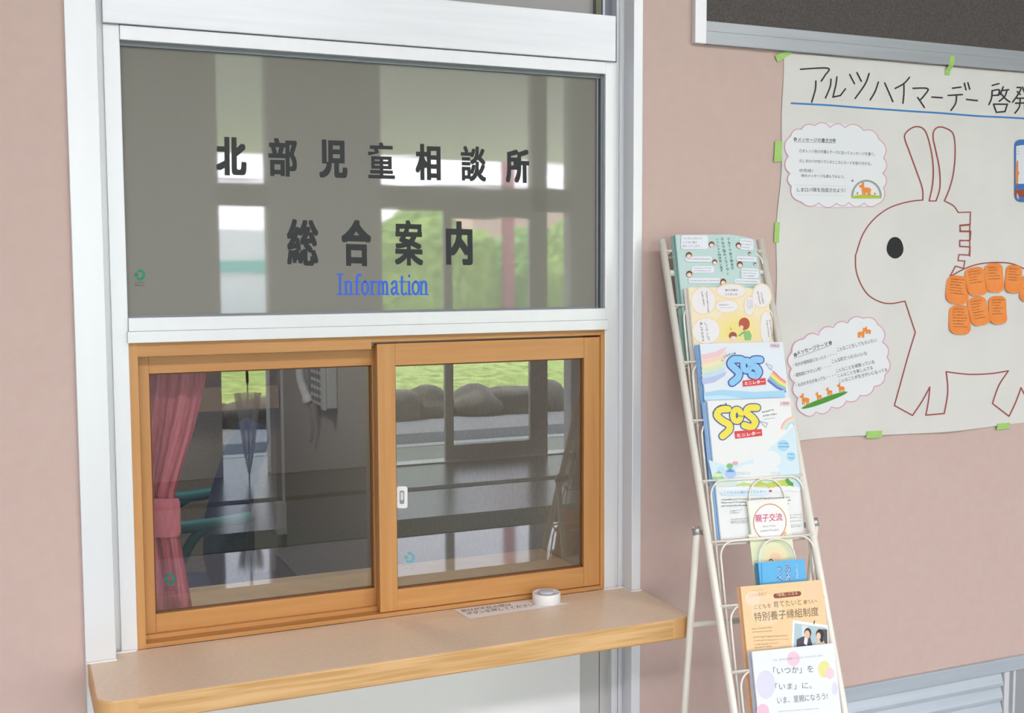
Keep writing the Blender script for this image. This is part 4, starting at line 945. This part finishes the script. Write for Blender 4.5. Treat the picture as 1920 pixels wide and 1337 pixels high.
# 3, 4 letter pamphlets
def bubble_S(a, f, pts, outer, c1, c2): 
    a.line([f(p) for p in pts], outer[0]/3.93, c1, sm=True); a.up(); a.up(); a.line([f(p) for p in pts], outer[1]/3.93, c2, sm=True); a.d -= 2*a.step
def sos_print(kind):
    def pr(a):
        f = A5 if kind == 1 else A6
        def pl(pts, c): a.poly([f(p) for p in pts], c)
        if kind == 1:
            for k, c in enumerate(('#ecc6cf', '#efd3c4', '#ede3b8', '#d5e4c4', '#c3dcea', '#b9c4e6')):
                y = 965+k*36; pl([(372, y), (384, y+40), (470, y+22), (545, y-25), (560, y-60), (470, y-22)], c); a.up()
            for k, c in enumerate(('#e58b86', '#f1c27c', '#efe48c', '#9fcf8c', '#8fb0e0', '#5f72c4')):
                o = 13*k; a.line([f((905-o*0.6, 1090+o)), f((955-o*0.4, 1140+o*1.0)), f((990, 1165+o*1.1))], 3.6, c)
            pl([(395, 1300), (990, 1280), (985, 1225), (760, 1240), (520, 1222), (390, 1245)], '#a9d6ee'); a.up()
            pl([(395, 1300), (700, 1290), (520, 1262), (392, 1270)], '#c4e6f4')
            S1 = [(668, 1000), (610, 1000), (588, 1032), (620, 1068), (648, 1098), (640, 1135), (600, 1170)]; O = (705, 1045, 34, 48); S2 = [(806, 1002), (757, 1004), (745, 1035), (780, 1062), (795, 1092), (778, 1118), (742, 1112)]
            cols = ('#2f4f9e', '#8fc8f0'); box = [(676, 1156), (844, 1136), (848, 1184), (679, 1200)]; tagp = (880, 886, 945, 912); tg = '中学生用'
            arc = [(528, 1006), (545, 984), (562, 972), (580, 965), (600, 960), (618, 957)]; plane = [(845, 1028), (893, 1050), (888, 1078), (868, 1060), (845, 1028)]
        else:
            pl([(268, 560), (300, 700), (945, 690), (905, 300), (780, 420), (640, 540), (430, 610)], '#d2e7f0'); a.up()
            p = f((630, 640)); a.ell(p[0], p[1], 42, 14, '#e7ecee'); p = f((700, 560)); a.ell(p[0], p[1], 26, 18, '#e7ecee')
            for k, c in enumerate(('#eeb9bd', '#f0d8b4', '#cfe6d2', '#b9d4ec')):
                a.line([f((905-100*math.cos(t)+k*12*math.cos(t), 345-100*math.sin(t)+k*12*math.sin(t))) for t in [math.radians(10+k2*9) for k2 in range(9)]], 3.2, c)
            for x, y, r in ((820, 455, 42), (878, 535, 34)): p = f((x, y)); a.ell(p[0], p[1], r/3.93, r/3.93, '#a9d8f0'); 
            a.up()
            for x0, x1, y in ((785, 858, 445), (785, 862, 470), (850, 898, 524), (858, 895, 552)): a.dashes(f((x0, y)), f((x1, y)), 3.4, '#3f86b4')
            # hills and houses along the lower left
            for x, y, rx, ry, c in ((340, 700, 45, 28, '#9fd0a0'), (360, 640, 30, 34, '#bfe0ee'), (430, 660, 42, 40, '#a9c8ec'), (425, 605, 25, 20, '#7fc07c'), (465, 585, 22, 15, '#e0a8c4'), (335, 670, 30, 16, '#d8e8a0')): p = f((x, y)); a.ell(p[0], p[1], rx/3.93, ry/3.93, c, n=14)
            a.up()
            pl([(395, 650), (430, 622), (462, 650)], '#6b8fc8'); pl([(320, 660), (345, 640), (368, 660)], '#8fb6dc')
            for x0, x1, y in ((475, 575, 655), (475, 570, 668), (725, 790, 655), (735, 790, 668)): a.dashes(f((x0, y)), f((x1, y)), 1.6, '#8b99a0')
            a.dashes(f((665, 218)), f((745, 198)), 4, '#5b6570'); a.dashes(f((672, 245)), f((768, 228)), 4, '#5b6570'); a.line([f((680, 262)), f((758, 250))], 0.7, '#8b929a')
            S1 = [(412, 186), (352, 192), (332, 232), (372, 272), (418, 300), (420, 340), (372, 385)]; O = (477, 232, 38, 56); S2 = [(625, 176), (568, 178), (550, 212), (592, 250), (612, 284), (585, 318), (532, 305)]
            cols = ('#4a5a9a', '#ecdf52'); box = [(458, 350), (660, 332), (664, 382), (465, 405)]; tagp = (796, 134, 862, 158); tg = '小学生用'
            arc = [(305, 210), (322, 186), (340, 172), (358, 163), (376, 156), (396, 150)]; plane = [(645, 275), (704, 290), (690, 322), (668, 300), (645, 275)]
        for S in (S1, S2): bubble_S(a, f, S, (66, 50), cols[0], cols[1])
        p = f(O[:2]); rx, ry = O[2]/3.93, O[3]/3.93
        ring = lambda k: [(p[0]+rx*k*math.cos(t), p[1]+ry*k*math.sin(t)) for t in [2*math.pi*j/24 for j in range(24)]]
        a.line([Vector(q) for q in ring(0.78)], 14.5, cols[0], closed=True); a.up(); a.up(); a.line([Vector(q) for q in ring(0.78)], 10.5, cols[1], closed=True); a.up()
        if kind == 1:                           # paler upper half of the bubble letters
            pass
        a.poly([f(q) for q in box], '#d9444a'); a.up(); b0, b1 = f((box[3][0]+12, box[3][1]-10)), f((box[2][0]-12, box[2][1]-10)); a.text('ミニレター', b0, b1, 6.6, '#f6efee', 0.035, res=3)
        for ch, q in zip('こどもの人権', arc): x, y = f(q); a.text(ch, (x-2, y+2), (x+2, y+1), 4.0, '#3f4a6a', 0.015, res=2)
        t0, t1 = f(tagp[:2]), f(tagp[2:]); a.line([(t0[0], t0[1]), (t1[0], t0[1]), (t1[0], t1[1]), (t0[0], t1[1])], 0.5, '#dc8fa4', closed=True); a.text(tg, (t0[0]+1.5, t1[1]-1.4), (t1[0]-1.5, t1[1]-1.4), 3.8, '#d0607c', 0.02, res=2)
        a.line([f(q) for q in plane], 0.7, '#8b93a8')
        if kind == 2:
            g = C4
            def P_(pts, c): a.poly([g(q) for q in pts], c)
            P_([(60, 150), (100, 100), (300, 150), (480, 190), (520, 130), (760, 125), (1030, 110), (1035, 225), (900, 200), (700, 200), (500, 215), (300, 190), (70, 200)], '#cfe3d8'); a.up()
            P_([(490, 200), (560, 130), (640, 160), (860, 115), (960, 190), (950, 225), (760, 240), (650, 195)], '#c0cc5a'); P_([(290, 190), (380, 145), (480, 165), (500, 215), (400, 195)], '#bcd88a'); P_([(960, 120), (1035, 112), (1040, 235), (985, 230)], '#bfdcec')
            a.up(); 
            for x, y in ((885, 130), (905, 155), (930, 170)): p = g((x, y)); a.ell(p[0], p[1], 4, 4.5, '#4fa050', n=10)
            for x in range(140, 1030, 70): p = g((x, 230+12*math.sin(x))); a.ell(p[0], p[1], 8, 5, '#e9ecee', n=12)
            p0, p1 = g((130, 240)), g((670, 300)); a.up(); a.rect(p0[0], p0[1], p1[0], p1[1], '#d6e6f2', 4.5); a.up(); a.text('こどもの人権SOSミニレター', g((160, 290)), g((640, 270)), 6, '#7fb0d8', 0.01, res=2)
            a.ell(*g((690, 248)), 3, 2.2, '#b04a78', n=8)
            for y, x1 in ((358, 910), (392, 915), (430, 905)): a.dashes(g((135, y)), g((x1, y-26*(x1-135)/775)), 3.6, '#5b6068')
            a.dashes(g((230, 490)), g((365, 470)), 3.2, '#7fa8cc'); a.dashes(g((230, 512)), g((340, 500)), 3.2, '#7fa8cc')
            for y in (580, 605, 625): a.dashes(g((240, y)), g((430, y-14)), 2.6, '#94989c')
            for y in (530, 560, 600, 645, 665): a.dashes(g((915, y)), g((1040, y-8)), 2.4, '#94989c')
            for (x, y) in ((1085, 640),): pass
    return pr
lf3 = Leaf(BARV[5]); lf4 = Leaf(BARV[6])
pamphlet('pamphlet', 'blue rainbow mini letter leaflet with pale blue bubble title, third from the top', lf3, (1312, 642), (1468, 644), th=0.0014, cover='#dde6ee', n_spare=4, spare_label='spare blue mini letter leaflet stacked behind the front one', grp='spare blue mini letters', print_=sos_print(1), spare_cover='#8fb8e4')
pamphlet('pamphlet', 'white mini letter leaflet with yellow bubble title and printed clouds', lf4, (1326, 752), (1481, 746), th=0.0014, cover='#e8ebea', n_spare=4, spare_label='spare white mini letter leaflet stacked behind the front one', grp='spare white mini letters', print_=sos_print(2), spare_cover='#9fc4ea')
# 5 narrow card
lf5 = Leaf(BARV[7]+0.01, beta=0.10, db=-0.016)
def card(a):
    f = C4
    a.poly([f(q) for q in [(462, 820), (940, 790), (980, 1340), (520, 1340)]], '#dfe6c2'); 
    a.poly([f(q) for q in [(438, 740), (540, 745), (640, 800), (760, 800), (840, 720), (920, 700), (945, 800), (465, 830)]], '#eef0dc'); a.up()
    p = f((688, 603)); a.ell(p[0], p[1], 30, 34, '#efeff0', n=30); a.up()
    a.line([(p[0]+30.5*math.cos(t), p[1]+34*math.sin(t)) for t in [2*math.pi*k/36 for k in range(36)]], 1.6, '#cf8a4c', closed=True)
    a.line([f(q) for q in [(770, 785), (830, 745), (870, 715), (840, 770), (780, 790), (865, 765)]], 1.4, '#dc9a50', sm=True)
    a.text('親子交流', f((525, 603)), f((832, 585)), 14.5, '#cf3f66', 0.012); a.dashes(f((612, 665)), f((760, 655)), 4, '#8aa890'); a.dashes(f((580, 718)), f((790, 702)), 4.4, '#8aa890')
    p = f((750, 980)); a.ell(p[0], p[1], 22, 18, '#ecdfb4', n=20); a.up(); a.ell(p[0], p[1]+4, 11, 9, '#eccdaa', n=16); a.line([f((680, 1040)), f((700, 1025)), f((720, 1040))], 2, '#4a4250', sm=True)
pamphlet('leaflet', 'narrow leaflet with red title in an orange ring, pale green below', lf5, (1402, 938), (1476, 935), th=0.0010, cover='#eef0ea', n_spare=1, spare_label='spare narrow pale green leaflet behind the front one', grp='spare narrow leaflets', cat='leaflet', print_=card, spare_cover='#dfe6c2')
# 6 blue booklet
lf6 = Leaf(BARV[8])
def bluep(a):
    f = C4
    for s_, x0, x1 in (('あなたが', 890, 905), ('つくって', 795, 812)):
        for bold, c in ((0.045, '#eef6fc'), (0.0, '#2666a8')):
            a.vtext(s_, f((x0, 1078)), f((x1, 1492)), 12.5, c, bold+0.012); a.up()
    a.dashes(f((975, 1080)), f((985, 1250)), 4.6, '#d5ecf8')
    a.line([f((595, 1075)), f((600, 1300))], 1.2, '#5aa8dc')
pamphlet('booklet', 'small sky-blue booklet with white-edged hand lettering', lf6, (1421, 1054), (1508, 1049), th=0.0016, cover='#5cb4e8', edge='#4a9fd8', n_spare=3, du=-0.0006, spare_label='spare sky-blue booklet behind the front one', grp='spare blue booklets', cat='booklet', print_=bluep, spare_cover='#4a9fd8')
# 7 orange pamphlet
lf7 = Leaf(BARV[9])
def orange(a):
    f = O5
    for x, y, r, c in ((735, 150, 15, '#f3cdaa'), (300, 330, 30, '#f2d6ae'), (160, 220, 14, '#f4dcc0')): p = f((x, y)); a.ell(p[0], p[1], r, r, c)
    a.up(); p0, p1 = f((362, 160)), f((635, 210))
    pts = []
    a.line([f((388, 195)), f((612, 172))], 9.2, '#8f4a38'); a.up(); a.text('「家族」になる', f((400, 203)), f((600, 182)), 6, '#e6c4a8', 0.01, res=2)
    a.dashes(f((150, 150)), f((255, 140)), 3.2, '#d0a88c'); a.text('こども家庭庁', f((130, 205)), f((300, 190)), 6, '#dc9a80', 0.004, res=2)
    br = '#77604a'
    a.text('こどもを', f((178, 325)), f((342, 308)), 8, br, -0.003); a.text('育てたいと', f((368, 310)), f((640, 282)), 12, br, -0.003); a.text('願う人へ', f((662, 276)), f((795, 262)), 7.6, br, -0.003)
    a.text('特別養子縁組制度', f((180, 445)), f((808, 388)), 17, br, 0.0)
    for y, x1, c in ((525, 345, '#8a7058'), (558, 350, '#8a7058'), (605, 495, '#8a7058'), (640, 510, '#cc7868'), (678, 410, '#8a7058'), (708, 350, '#8a7058')): a.dashes(f((155+(y-525)*0.14, y)), f((x1, y-16)), 2.8, c)
    # printed photograph of two people
    a.poly([f(q) for q in [(552, 430), (895, 480), (912, 800), (535, 800)]], '#f0f1f0'); a.up(); a.poly([f(q) for q in [(570, 462), (880, 505), (885, 780), (560, 780)]], '#b4cbd2'); a.up()
    a.poly([f(q) for q in [(832, 520), (888, 522), (892, 660), (850, 660)]], '#4a5458'); a.poly([f(q) for q in [(640, 480), (700, 488), (690, 640), (640, 640)]], '#d5e4e8'); a.up()
    a.poly([f(q) for q in [(590, 620), (650, 590), (720, 590), (750, 700), (750, 780), (585, 780)]], '#4a4a58'); a.poly([f(q) for q in [(770, 660), (800, 630), (850, 630), (890, 690), (890, 780), (745, 780)]], '#e4d4bc'); a.up()
    a.poly([f(q) for q in [(668, 590), (700, 600), (690, 680), (660, 660)]], '#eef0f2')
    p = f((698, 555)); a.ell(p[0], p[1], 6.6, 9.5, '#4a342c'); p = f((815, 570)); a.ell(p[0], p[1], 7.2, 10, '#3c2a26'); a.poly([f(q) for q in [(785, 560), (838, 560), (848, 640), (826, 650)]], '#3c2a26'); a.up()
    p = f((692, 572)); a.ell(p[0], p[1], 5.0, 8, '#e6c0a2'); p = f((802, 588)); a.ell(p[0], p[1], 4.2, 7, '#eccab0')
    a.line([f((765, 440)), f((757, 468))], 1.8, '#5a5a4a')
pamphlet('pamphlet', 'orange-beige pamphlet with a printed photo of two people', lf7, (1388, 1099), (1541, 1088), th=0.0018, cover='#efcf9f', edge='#e8b88c', n_spare=3, du=-0.0010, spare_label='spare orange-beige pamphlet behind the front one', grp='spare orange pamphlets', print_=orange, spare_cover='#eebd90')
# 8 white pamphlet
lf8 = Leaf(BARV[10])
def whitep(a):
    f = O5
    for x, y, rx, ry, c in ((560, 808, 12, 14, '#eecddc'), (290, 1060, 18, 27, '#dcdcee'), (860, 910, 11.5, 16, '#e8e49a'), (915, 950, 8, 11, '#ecd0dc'), (962, 1100, 6, 12, '#dcdcf0'), (262, 1330, 12, 16, '#ecc4d8')):
        p = f((x, y)); a.ell(p[0], p[1], rx, ry, c)
    a.up(); g = '#5f6468'
    a.text('いま、あなたを必要としているこどもたちがいます。', f((360, 833)), f((850, 785)), 4.0, '#8f8f96', 0.0, res=2)
    a.text('「いつか」を', f((365, 965)), f((755, 940)), 14, g, 0.0); a.text('「いま」に。', f((385, 1115)), f((738, 1100)), 13, g, 0.0); a.text('いま、里親になろう!', f((405, 1250)), f((895, 1205)), 13, g, 0.0)
    a.dashes(f((410, 1330)), f((800, 1300)), 2.6, '#9a9aa2')
pamphlet('pamphlet', 'white pamphlet with pastel dots and three lines of grey Japanese, lowest in the rack', lf8, (1409, 1219), (1563, 1209), th=0.0018, cover='#e9edf4', edge='#d5d6e2', n_spare=4, du=-0.0009, spare_label='spare white pamphlet with pastel dots behind the lowest one', grp='spare white pastel pamphlets', print_=whitep, spare_cover='#c9cad8')

# ------------------------------------------------------------------ office behind the window
XS = 1.338; YBK = 6.3
M['off'] = noisy('office_wall', '#a8a398', '#b2ada2', (60, 60, 60), 0.85)
b = MB(); b.box(XS, XS+0.1, YI+0.12, YBK, 0, 2.65); struct(b.build('wall_office_side', M['off']))
b = MB(); b.box(-2.5, XS+0.1, YBK, YBK+0.1, 0, 2.65); struct(b.build('wall_office_rear', M['off']))
b = MB(); b.box(-2.5, -2.4, YP+0.12, YBK, 0, 2.65); struct(b.build('wall_office_left', M['off']))
b = MB(); b.box(-2.5, XS+0.1, YP+0.12, YBK+0.1, 2.65, 2.75); struct(b.build('ceiling_office', flat('#c9c7c0', 0.8)))
b = MB(); b.box(-2.4, XS, YP+0.13, YBK, 0.001, 0.006); struct(b.build('floor_office', flat('#33302f', 0.35)))
b = MB(); b.box(XS-0.012, XS, 3.2, YBK, 0.006, 0.09); struct(b.build('baseboard_office', flat('#4a3a30', 0.6)))
b = MB(); zl = Z(440, 769, YBK-0.15); zl1 = Z(440, 728, YBK-0.15); b.box(-2.3, XS-0.012, YBK-0.15, YBK-0.001, zl, zl1); struct(b.build('trim_ledge', flat('#b59a74', 0.7)))
b = MB(); b.box(-2.3, XS-0.012, YBK-0.05, YBK-0.001, zl1, zl1+0.5); struct(b.build('trim_rear', flat('#6b4a34', 0.7)))
# inner desk
dk = empty('office_desk', (0.4, 2.66, 0), 'beige desk top inside the office just behind the window', 'desk')
zd = ZB-0.006
b = MB(); b.box(-1.2, XS-0.002, YI+0.115, 2.85, zd-0.03, zd, 0.003); b.build('desk_top', noisy('desk_laminate', '#d6b98f', '#dfc49c', (20, 20, 20), 0.4), dk)
b = MB(); b.box(-1.2, -1.17, YI+0.14, 2.82, 0.007, zd-0.03); b.build('side_panel', flat('#a8a49a', 0.5), dk)
b = MB(); b.box(XS-0.05, XS-0.02, YI+0.14, 2.82, 0.007, zd-0.03); b.build('side_panel', flat('#a8a49a', 0.5), dk)
# curtain
def curtain():
    root = empty('curtain', (0.30, 2.56, zd+0.004), 'dusty pink curtain tied back at the left of the office window', 'curtain')
    prof = [(0.004, 0.16, 0.352), (0.06, 0.16, 0.345), (0.14, 0.16, 0.335), (0.20, 0.16, 0.326), (0.24, 0.16, 0.322), (0.29, 0.16, 0.325), (0.33, 0.16, 0.338), (0.42, 0.15, 0.37), (0.52, 0.15, 0.396), (0.66, 0.14, 0.418), (0.9, 0.13, 0.44), (1.2, 0.13, 0.45)]
    nx = 90; vs = []; fs = []
    for j, (h, x0, x1) in enumerate(prof):
        amp = 0.010 if h < 0.18 or h > 0.38 else 0.006
        for i in range(nx+1):
            s = i/nx; ph = s*2*math.pi*8.5
            vs.append((x0+(x1-x0)*s+0.004*math.sin(ph*0.5+h*7), 2.565+amp*math.sin(ph+0.6*math.sin(h*9))+0.004*math.sin(ph*2.3+h*5), zd+0.004+h))
    for j in range(len(prof)-1):
        for i in range(nx): k = j*(nx+1)+i; fs.append((k, k+1, k+nx+2, k+nx+1))
    b = MB(); b.add(vs, fs, True); b.build('drape', noisy('pink_curtain_cloth', '#c0656f', '#cc7580', (90, 90, 30), 0.9, detail=4), root)
    b = MB(); vs = []; fs = []; n = 24
    for j, (dz, g) in enumerate(((0.2, 0.0), (0.21, 0.004), (0.275, 0.004), (0.285, 0.0))):
        for i in range(n): t = 2*math.pi*i/n; vs.append((0.242+(0.088+g)*math.cos(t), 2.565+(0.02+g)*math.sin(t), zd+0.004+dz-0.01*math.cos(t)))
    for j in range(3):
        for i in range(n): fs.append((j*n+i, j*n+(i+1) % n, (j+1)*n+(i+1) % n, (j+1)*n+i))
    b.add(vs, fs, True); b.build('tieback', noisy('pink_tieback_cloth', '#c66c76', '#d07a84', (90, 90, 30), 0.9), root)
    b = MB(); b.tube([(0.10, 2.575, zd+0.004+1.2), (1.30, 2.575, zd+0.004+1.2)], 0.008, 10); b.build('curtain_rail', M['alug'], root)
curtain()
# office chair, seen from its side
YCH = 4.35
navy = noisy('navy_upholstery', '#1d2c50', '#243660', (60, 60, 60), 0.85); teal_ = flat('#23808a', 0.4); blk = flat('#1a1b1e', 0.5)
ch = empty('office_chair', (0.60, YCH, 0.006), 'navy office chair with teal armrests seen through the left pane', 'chair')
def slab_obj(pts_center, wd, th, nm, m):      # padded slab following a centre line in the x-z plane, width along y
    n = len(pts_center); vs = []; fs = []; ring = []
    for i, (x, z, ww, tt) in enumerate(pts_center):
        a0 = pts_center[max(i-1, 0)]; a1 = pts_center[min(i+1, n-1)]; d = Vector((a1[0]-a0[0], 0, a1[1]-a0[1])).normalized(); q = Vector((d.z, 0, -d.x))
        for k in range(20):
            t = 2*math.pi*k/20; c, s = math.cos(t), math.sin(t)
            cc = math.copysign(abs(c)**0.5, c); ss = math.copysign(abs(s)**0.6, s)
            p = Vector((x, YCH, z))+Vector((0, 1, 0))*(cc*wd/2*ww)+q*(ss*th/2*tt); vs.append(p)
    for i in range(n-1):
        for k in range(20): fs.append((i*20+k, i*20+(k+1) % 20, (i+1)*20+(k+1) % 20, (i+1)*20+k))
    fs += [tuple(range(20))[::-1], tuple((n-1)*20+k for k in range(20))]
    b = MB(); b.add(vs, fs, True); return b.build(nm, m, ch)
slab_obj([(0.70, 0.50, 0.75, 0.5), (0.715, 0.56, 0.9, 1.0), (0.725, 0.70, 1, 1.05), (0.755, 0.84, 0.98, 0.9), (0.80, 0.98, 0.92, 0.8), (0.84, 1.07, 0.8, 0.65), (0.855, 1.10, 0.6, 0.4)], 0.47, 0.11, 'backrest', navy)
slab_obj([(0.22, 0.455, 0.7, 0.4), (0.25, 0.47, 0.92, 0.9), (0.40, 0.475, 1, 1), (0.60, 0.47, 1, 1), (0.70, 0.465, 0.92, 0.9), (0.73, 0.46, 0.7, 0.4)], 0.50, 0.09, 'seat', navy)
for s in (-1, 1):
    yy = YCH+s*0.27
    b = MB(); b.tube(smooth([(0.77, yy, 0.80), (0.66, yy, 0.79), (0.50, yy, 0.785), (0.42, yy, 0.775), (0.38, yy, 0.74)], n=5), 0.022, 10); b.tube(smooth([(0.64, yy, 0.785), (0.57, yy, 0.74), (0.50, yy, 0.60), (0.46, yy-s*0.03, 0.47), (0.45, yy-s*0.12, 0.43)], n=5), 0.018, 10); b.build('armrest', teal_, ch)
b = MB(); b.box(0.56, 0.84, YCH-0.03, YCH+0.03, 0.405, 0.425); b.box(0.80, 0.83, YCH-0.03, YCH+0.03, 0.405, 0.75); b.build('back_bracket', blk, ch)
b = MB(); b.lathe([(0.028, 0.10), (0.028, 0.28), (0.018, 0.28), (0.018, 0.43)], (0.52, YCH, 0.006), 16); b.build('gas_column', blk, ch)
for k in range(5):
    t = 2*math.pi*k/5+0.3; c, s = math.cos(t), math.sin(t)
    b = MB(); b.tube([(0.52+c*0.02, YCH+s*0.02, 0.12), (0.52+c*0.30, YCH+s*0.30, 0.075)], [0.024, 0.016], 8); lg = b.build('leg', blk, ch)
    b = MB(); b.tube([(0.52+c*0.30-s*0.02, YCH+s*0.30+c*0.02, 0.034), (0.52+c*0.30+s*0.02, YCH+s*0.30-c*0.02, 0.034)], 0.027, 12); b.tube([(0.52+c*0.3, YCH+s*0.3, 0.034), (0.52+c*0.3, YCH+s*0.3, 0.08)], 0.008, 8); b.build('caster', blk, lg)
# wall telephone
pa, pb = atx(584, 690, XS), atx(635, 771, XS)
tp = empty('wall_telephone', (XS-0.002, (pa.y+pb.y)/2, pb.z), 'grey wall telephone with handset on the office side wall', 'telephone')
y_near, y_far = pb.y, atx(598, 740, XS).y; zt0, zt1 = Z(617, 762, y_near+0.12), Z(617, 762, y_near+0.12)+0.36
wt = flat('#c4c7c9', 0.45)
b = MB(); b.box(XS-0.05, XS-0.001, y_near+0.01, y_far+0.02, zt0, zt1, 0.006); b.build('body', wt, tp)
b = MB(); b.box(XS-0.066, XS-0.05, y_near+0.01, y_near+0.06, zt0-0.005, zt1-0.02, 0.004); b.build('side_rail', wt, tp)
b = MB(); b.box(XS-0.053, XS-0.049, y_near+0.075, y_far-0.02, zt0+0.02, zt1-0.02); kp = b.build('keypad', flat('#6a6e70', 0.6), tp)
for i in range(4):
    for j in range(9):
        b = MB(); yy = y_near+0.095+i*0.05; z = zt0+0.04+j*0.035; b.box(XS-0.057, XS-0.052, yy, yy+0.022, z, z+0.014); b.build('key', flat('#d9dbdc', 0.5), kp)
hy = y_far-0.015
b = MB(); b.tube(smooth([(XS-0.055, hy, zt0+0.32), (XS-0.085, hy+0.01, zt0+0.24), (XS-0.09, hy, zt0+0.12), (XS-0.075, hy-0.02, zt0+0.05), (XS-0.06, hy-0.04, zt0+0.0)], n=6), [0.030]*5+[0.024]*5+[0.02]*6+[0.022]*5+[0.028]*4, 12); b.build('handset', flat('#cfd2d4', 0.45), tp)
b = MB(); b.tube(smooth([(XS-0.06, hy-0.02, zt0+0.01), (XS-0.05, hy-0.02, zt0-0.06), (XS-0.03, hy+0.03, zt0-0.14), (XS-0.025, hy+0.08, zt0-0.20)], n=6), 0.009, 8); b.build('handset_strap', flat('#b9b5a6', 0.6), tp)
# cable trunking and box
tk = empty('cable_trunking', (XS-0.01, 6.22, 0.36), 'white vertical cable trunking running down to a box in the office corner', 'trunking')
yk = atx(521, 800, XS).y; yo = min(atx(516, 975, XS).y, YBK-0.06)
yk = min(yk, YBK-0.03)-0.14
b = MB(); b.box(XS-0.014, XS-0.001, yk-0.014, yk+0.005, 0.40, 2.6); b.build('duct', flat('#d5d6d4', 0.5), tk)
b = MB(); b.box(XS-0.055, XS-0.001, yk-0.05, yk+0.028, Z(516, 1000, yk), Z(516, 948, yk)+0.02, 0.003); b.build('outlet_box', flat('#d2d1cc', 0.5), tk)

# clear umbrella standing by the entrance door, seen mirrored in the left pane
def film():
    m = bpy.data.materials.new('clear_vinyl'); m.use_nodes = True; t = m.node_tree; t.nodes.clear()
    o = t.nodes.new('ShaderNodeOutputMaterial'); mx = t.nodes.new('ShaderNodeMixShader'); tr = t.nodes.new('ShaderNodeBsdfTransparent'); df = t.nodes.new('ShaderNodeBsdfPrincipled')
    df.inputs['Base Color'].default_value = (0.8, 0.83, 0.86, 1); df.inputs['Roughness'].default_value = 0.2; mx.inputs[0].default_value = 0.5
    t.links.new(tr.outputs[0], mx.inputs[1]); t.links.new(df.outputs[0], mx.inputs[2]); t.links.new(mx.outputs[0], o.inputs[0]); return m
ux, uy = 1.72, DOOR+0.25
um = empty('umbrella', (ux, uy, 0.0), 'folded clear vinyl umbrella by the entrance door, mirrored in the left pane', 'umbrella')
b = MB(); vs = []; fs = []; n = 48
for (z, r) in ((0.06, 0.008), (0.25, 0.035), (0.45, 0.055), (0.62, 0.075), (0.70, 0.085)):
    for i in range(n): t = 2*math.pi*i/n; q = r*(1+0.28*math.cos(8*t)); vs.append((ux+q*math.cos(t), uy+q*math.sin(t), z))
for j in range(4):
    for i in range(n): fs.append((j*n+i, j*n+(i+1) % n, (j+1)*n+(i+1) % n, (j+1)*n+i))
b.add(vs, fs, True); b.build('canopy', film(), um)
b = MB(); b.tube([(ux, uy, 0.0), (ux, uy, 0.84)], 0.005, 8); b.build('shaft', flat('#b5b8ba', 0.3, 0.6), um)
b = MB(); b.tube(smooth([(ux, uy, 0.78), (ux, uy, 0.90), (ux+0.02, uy, 0.94), (ux+0.05, uy, 0.93), (ux+0.06, uy, 0.89)], n=5), 0.011, 10); b.build('handle', flat('#1b1c1e', 0.5), um)
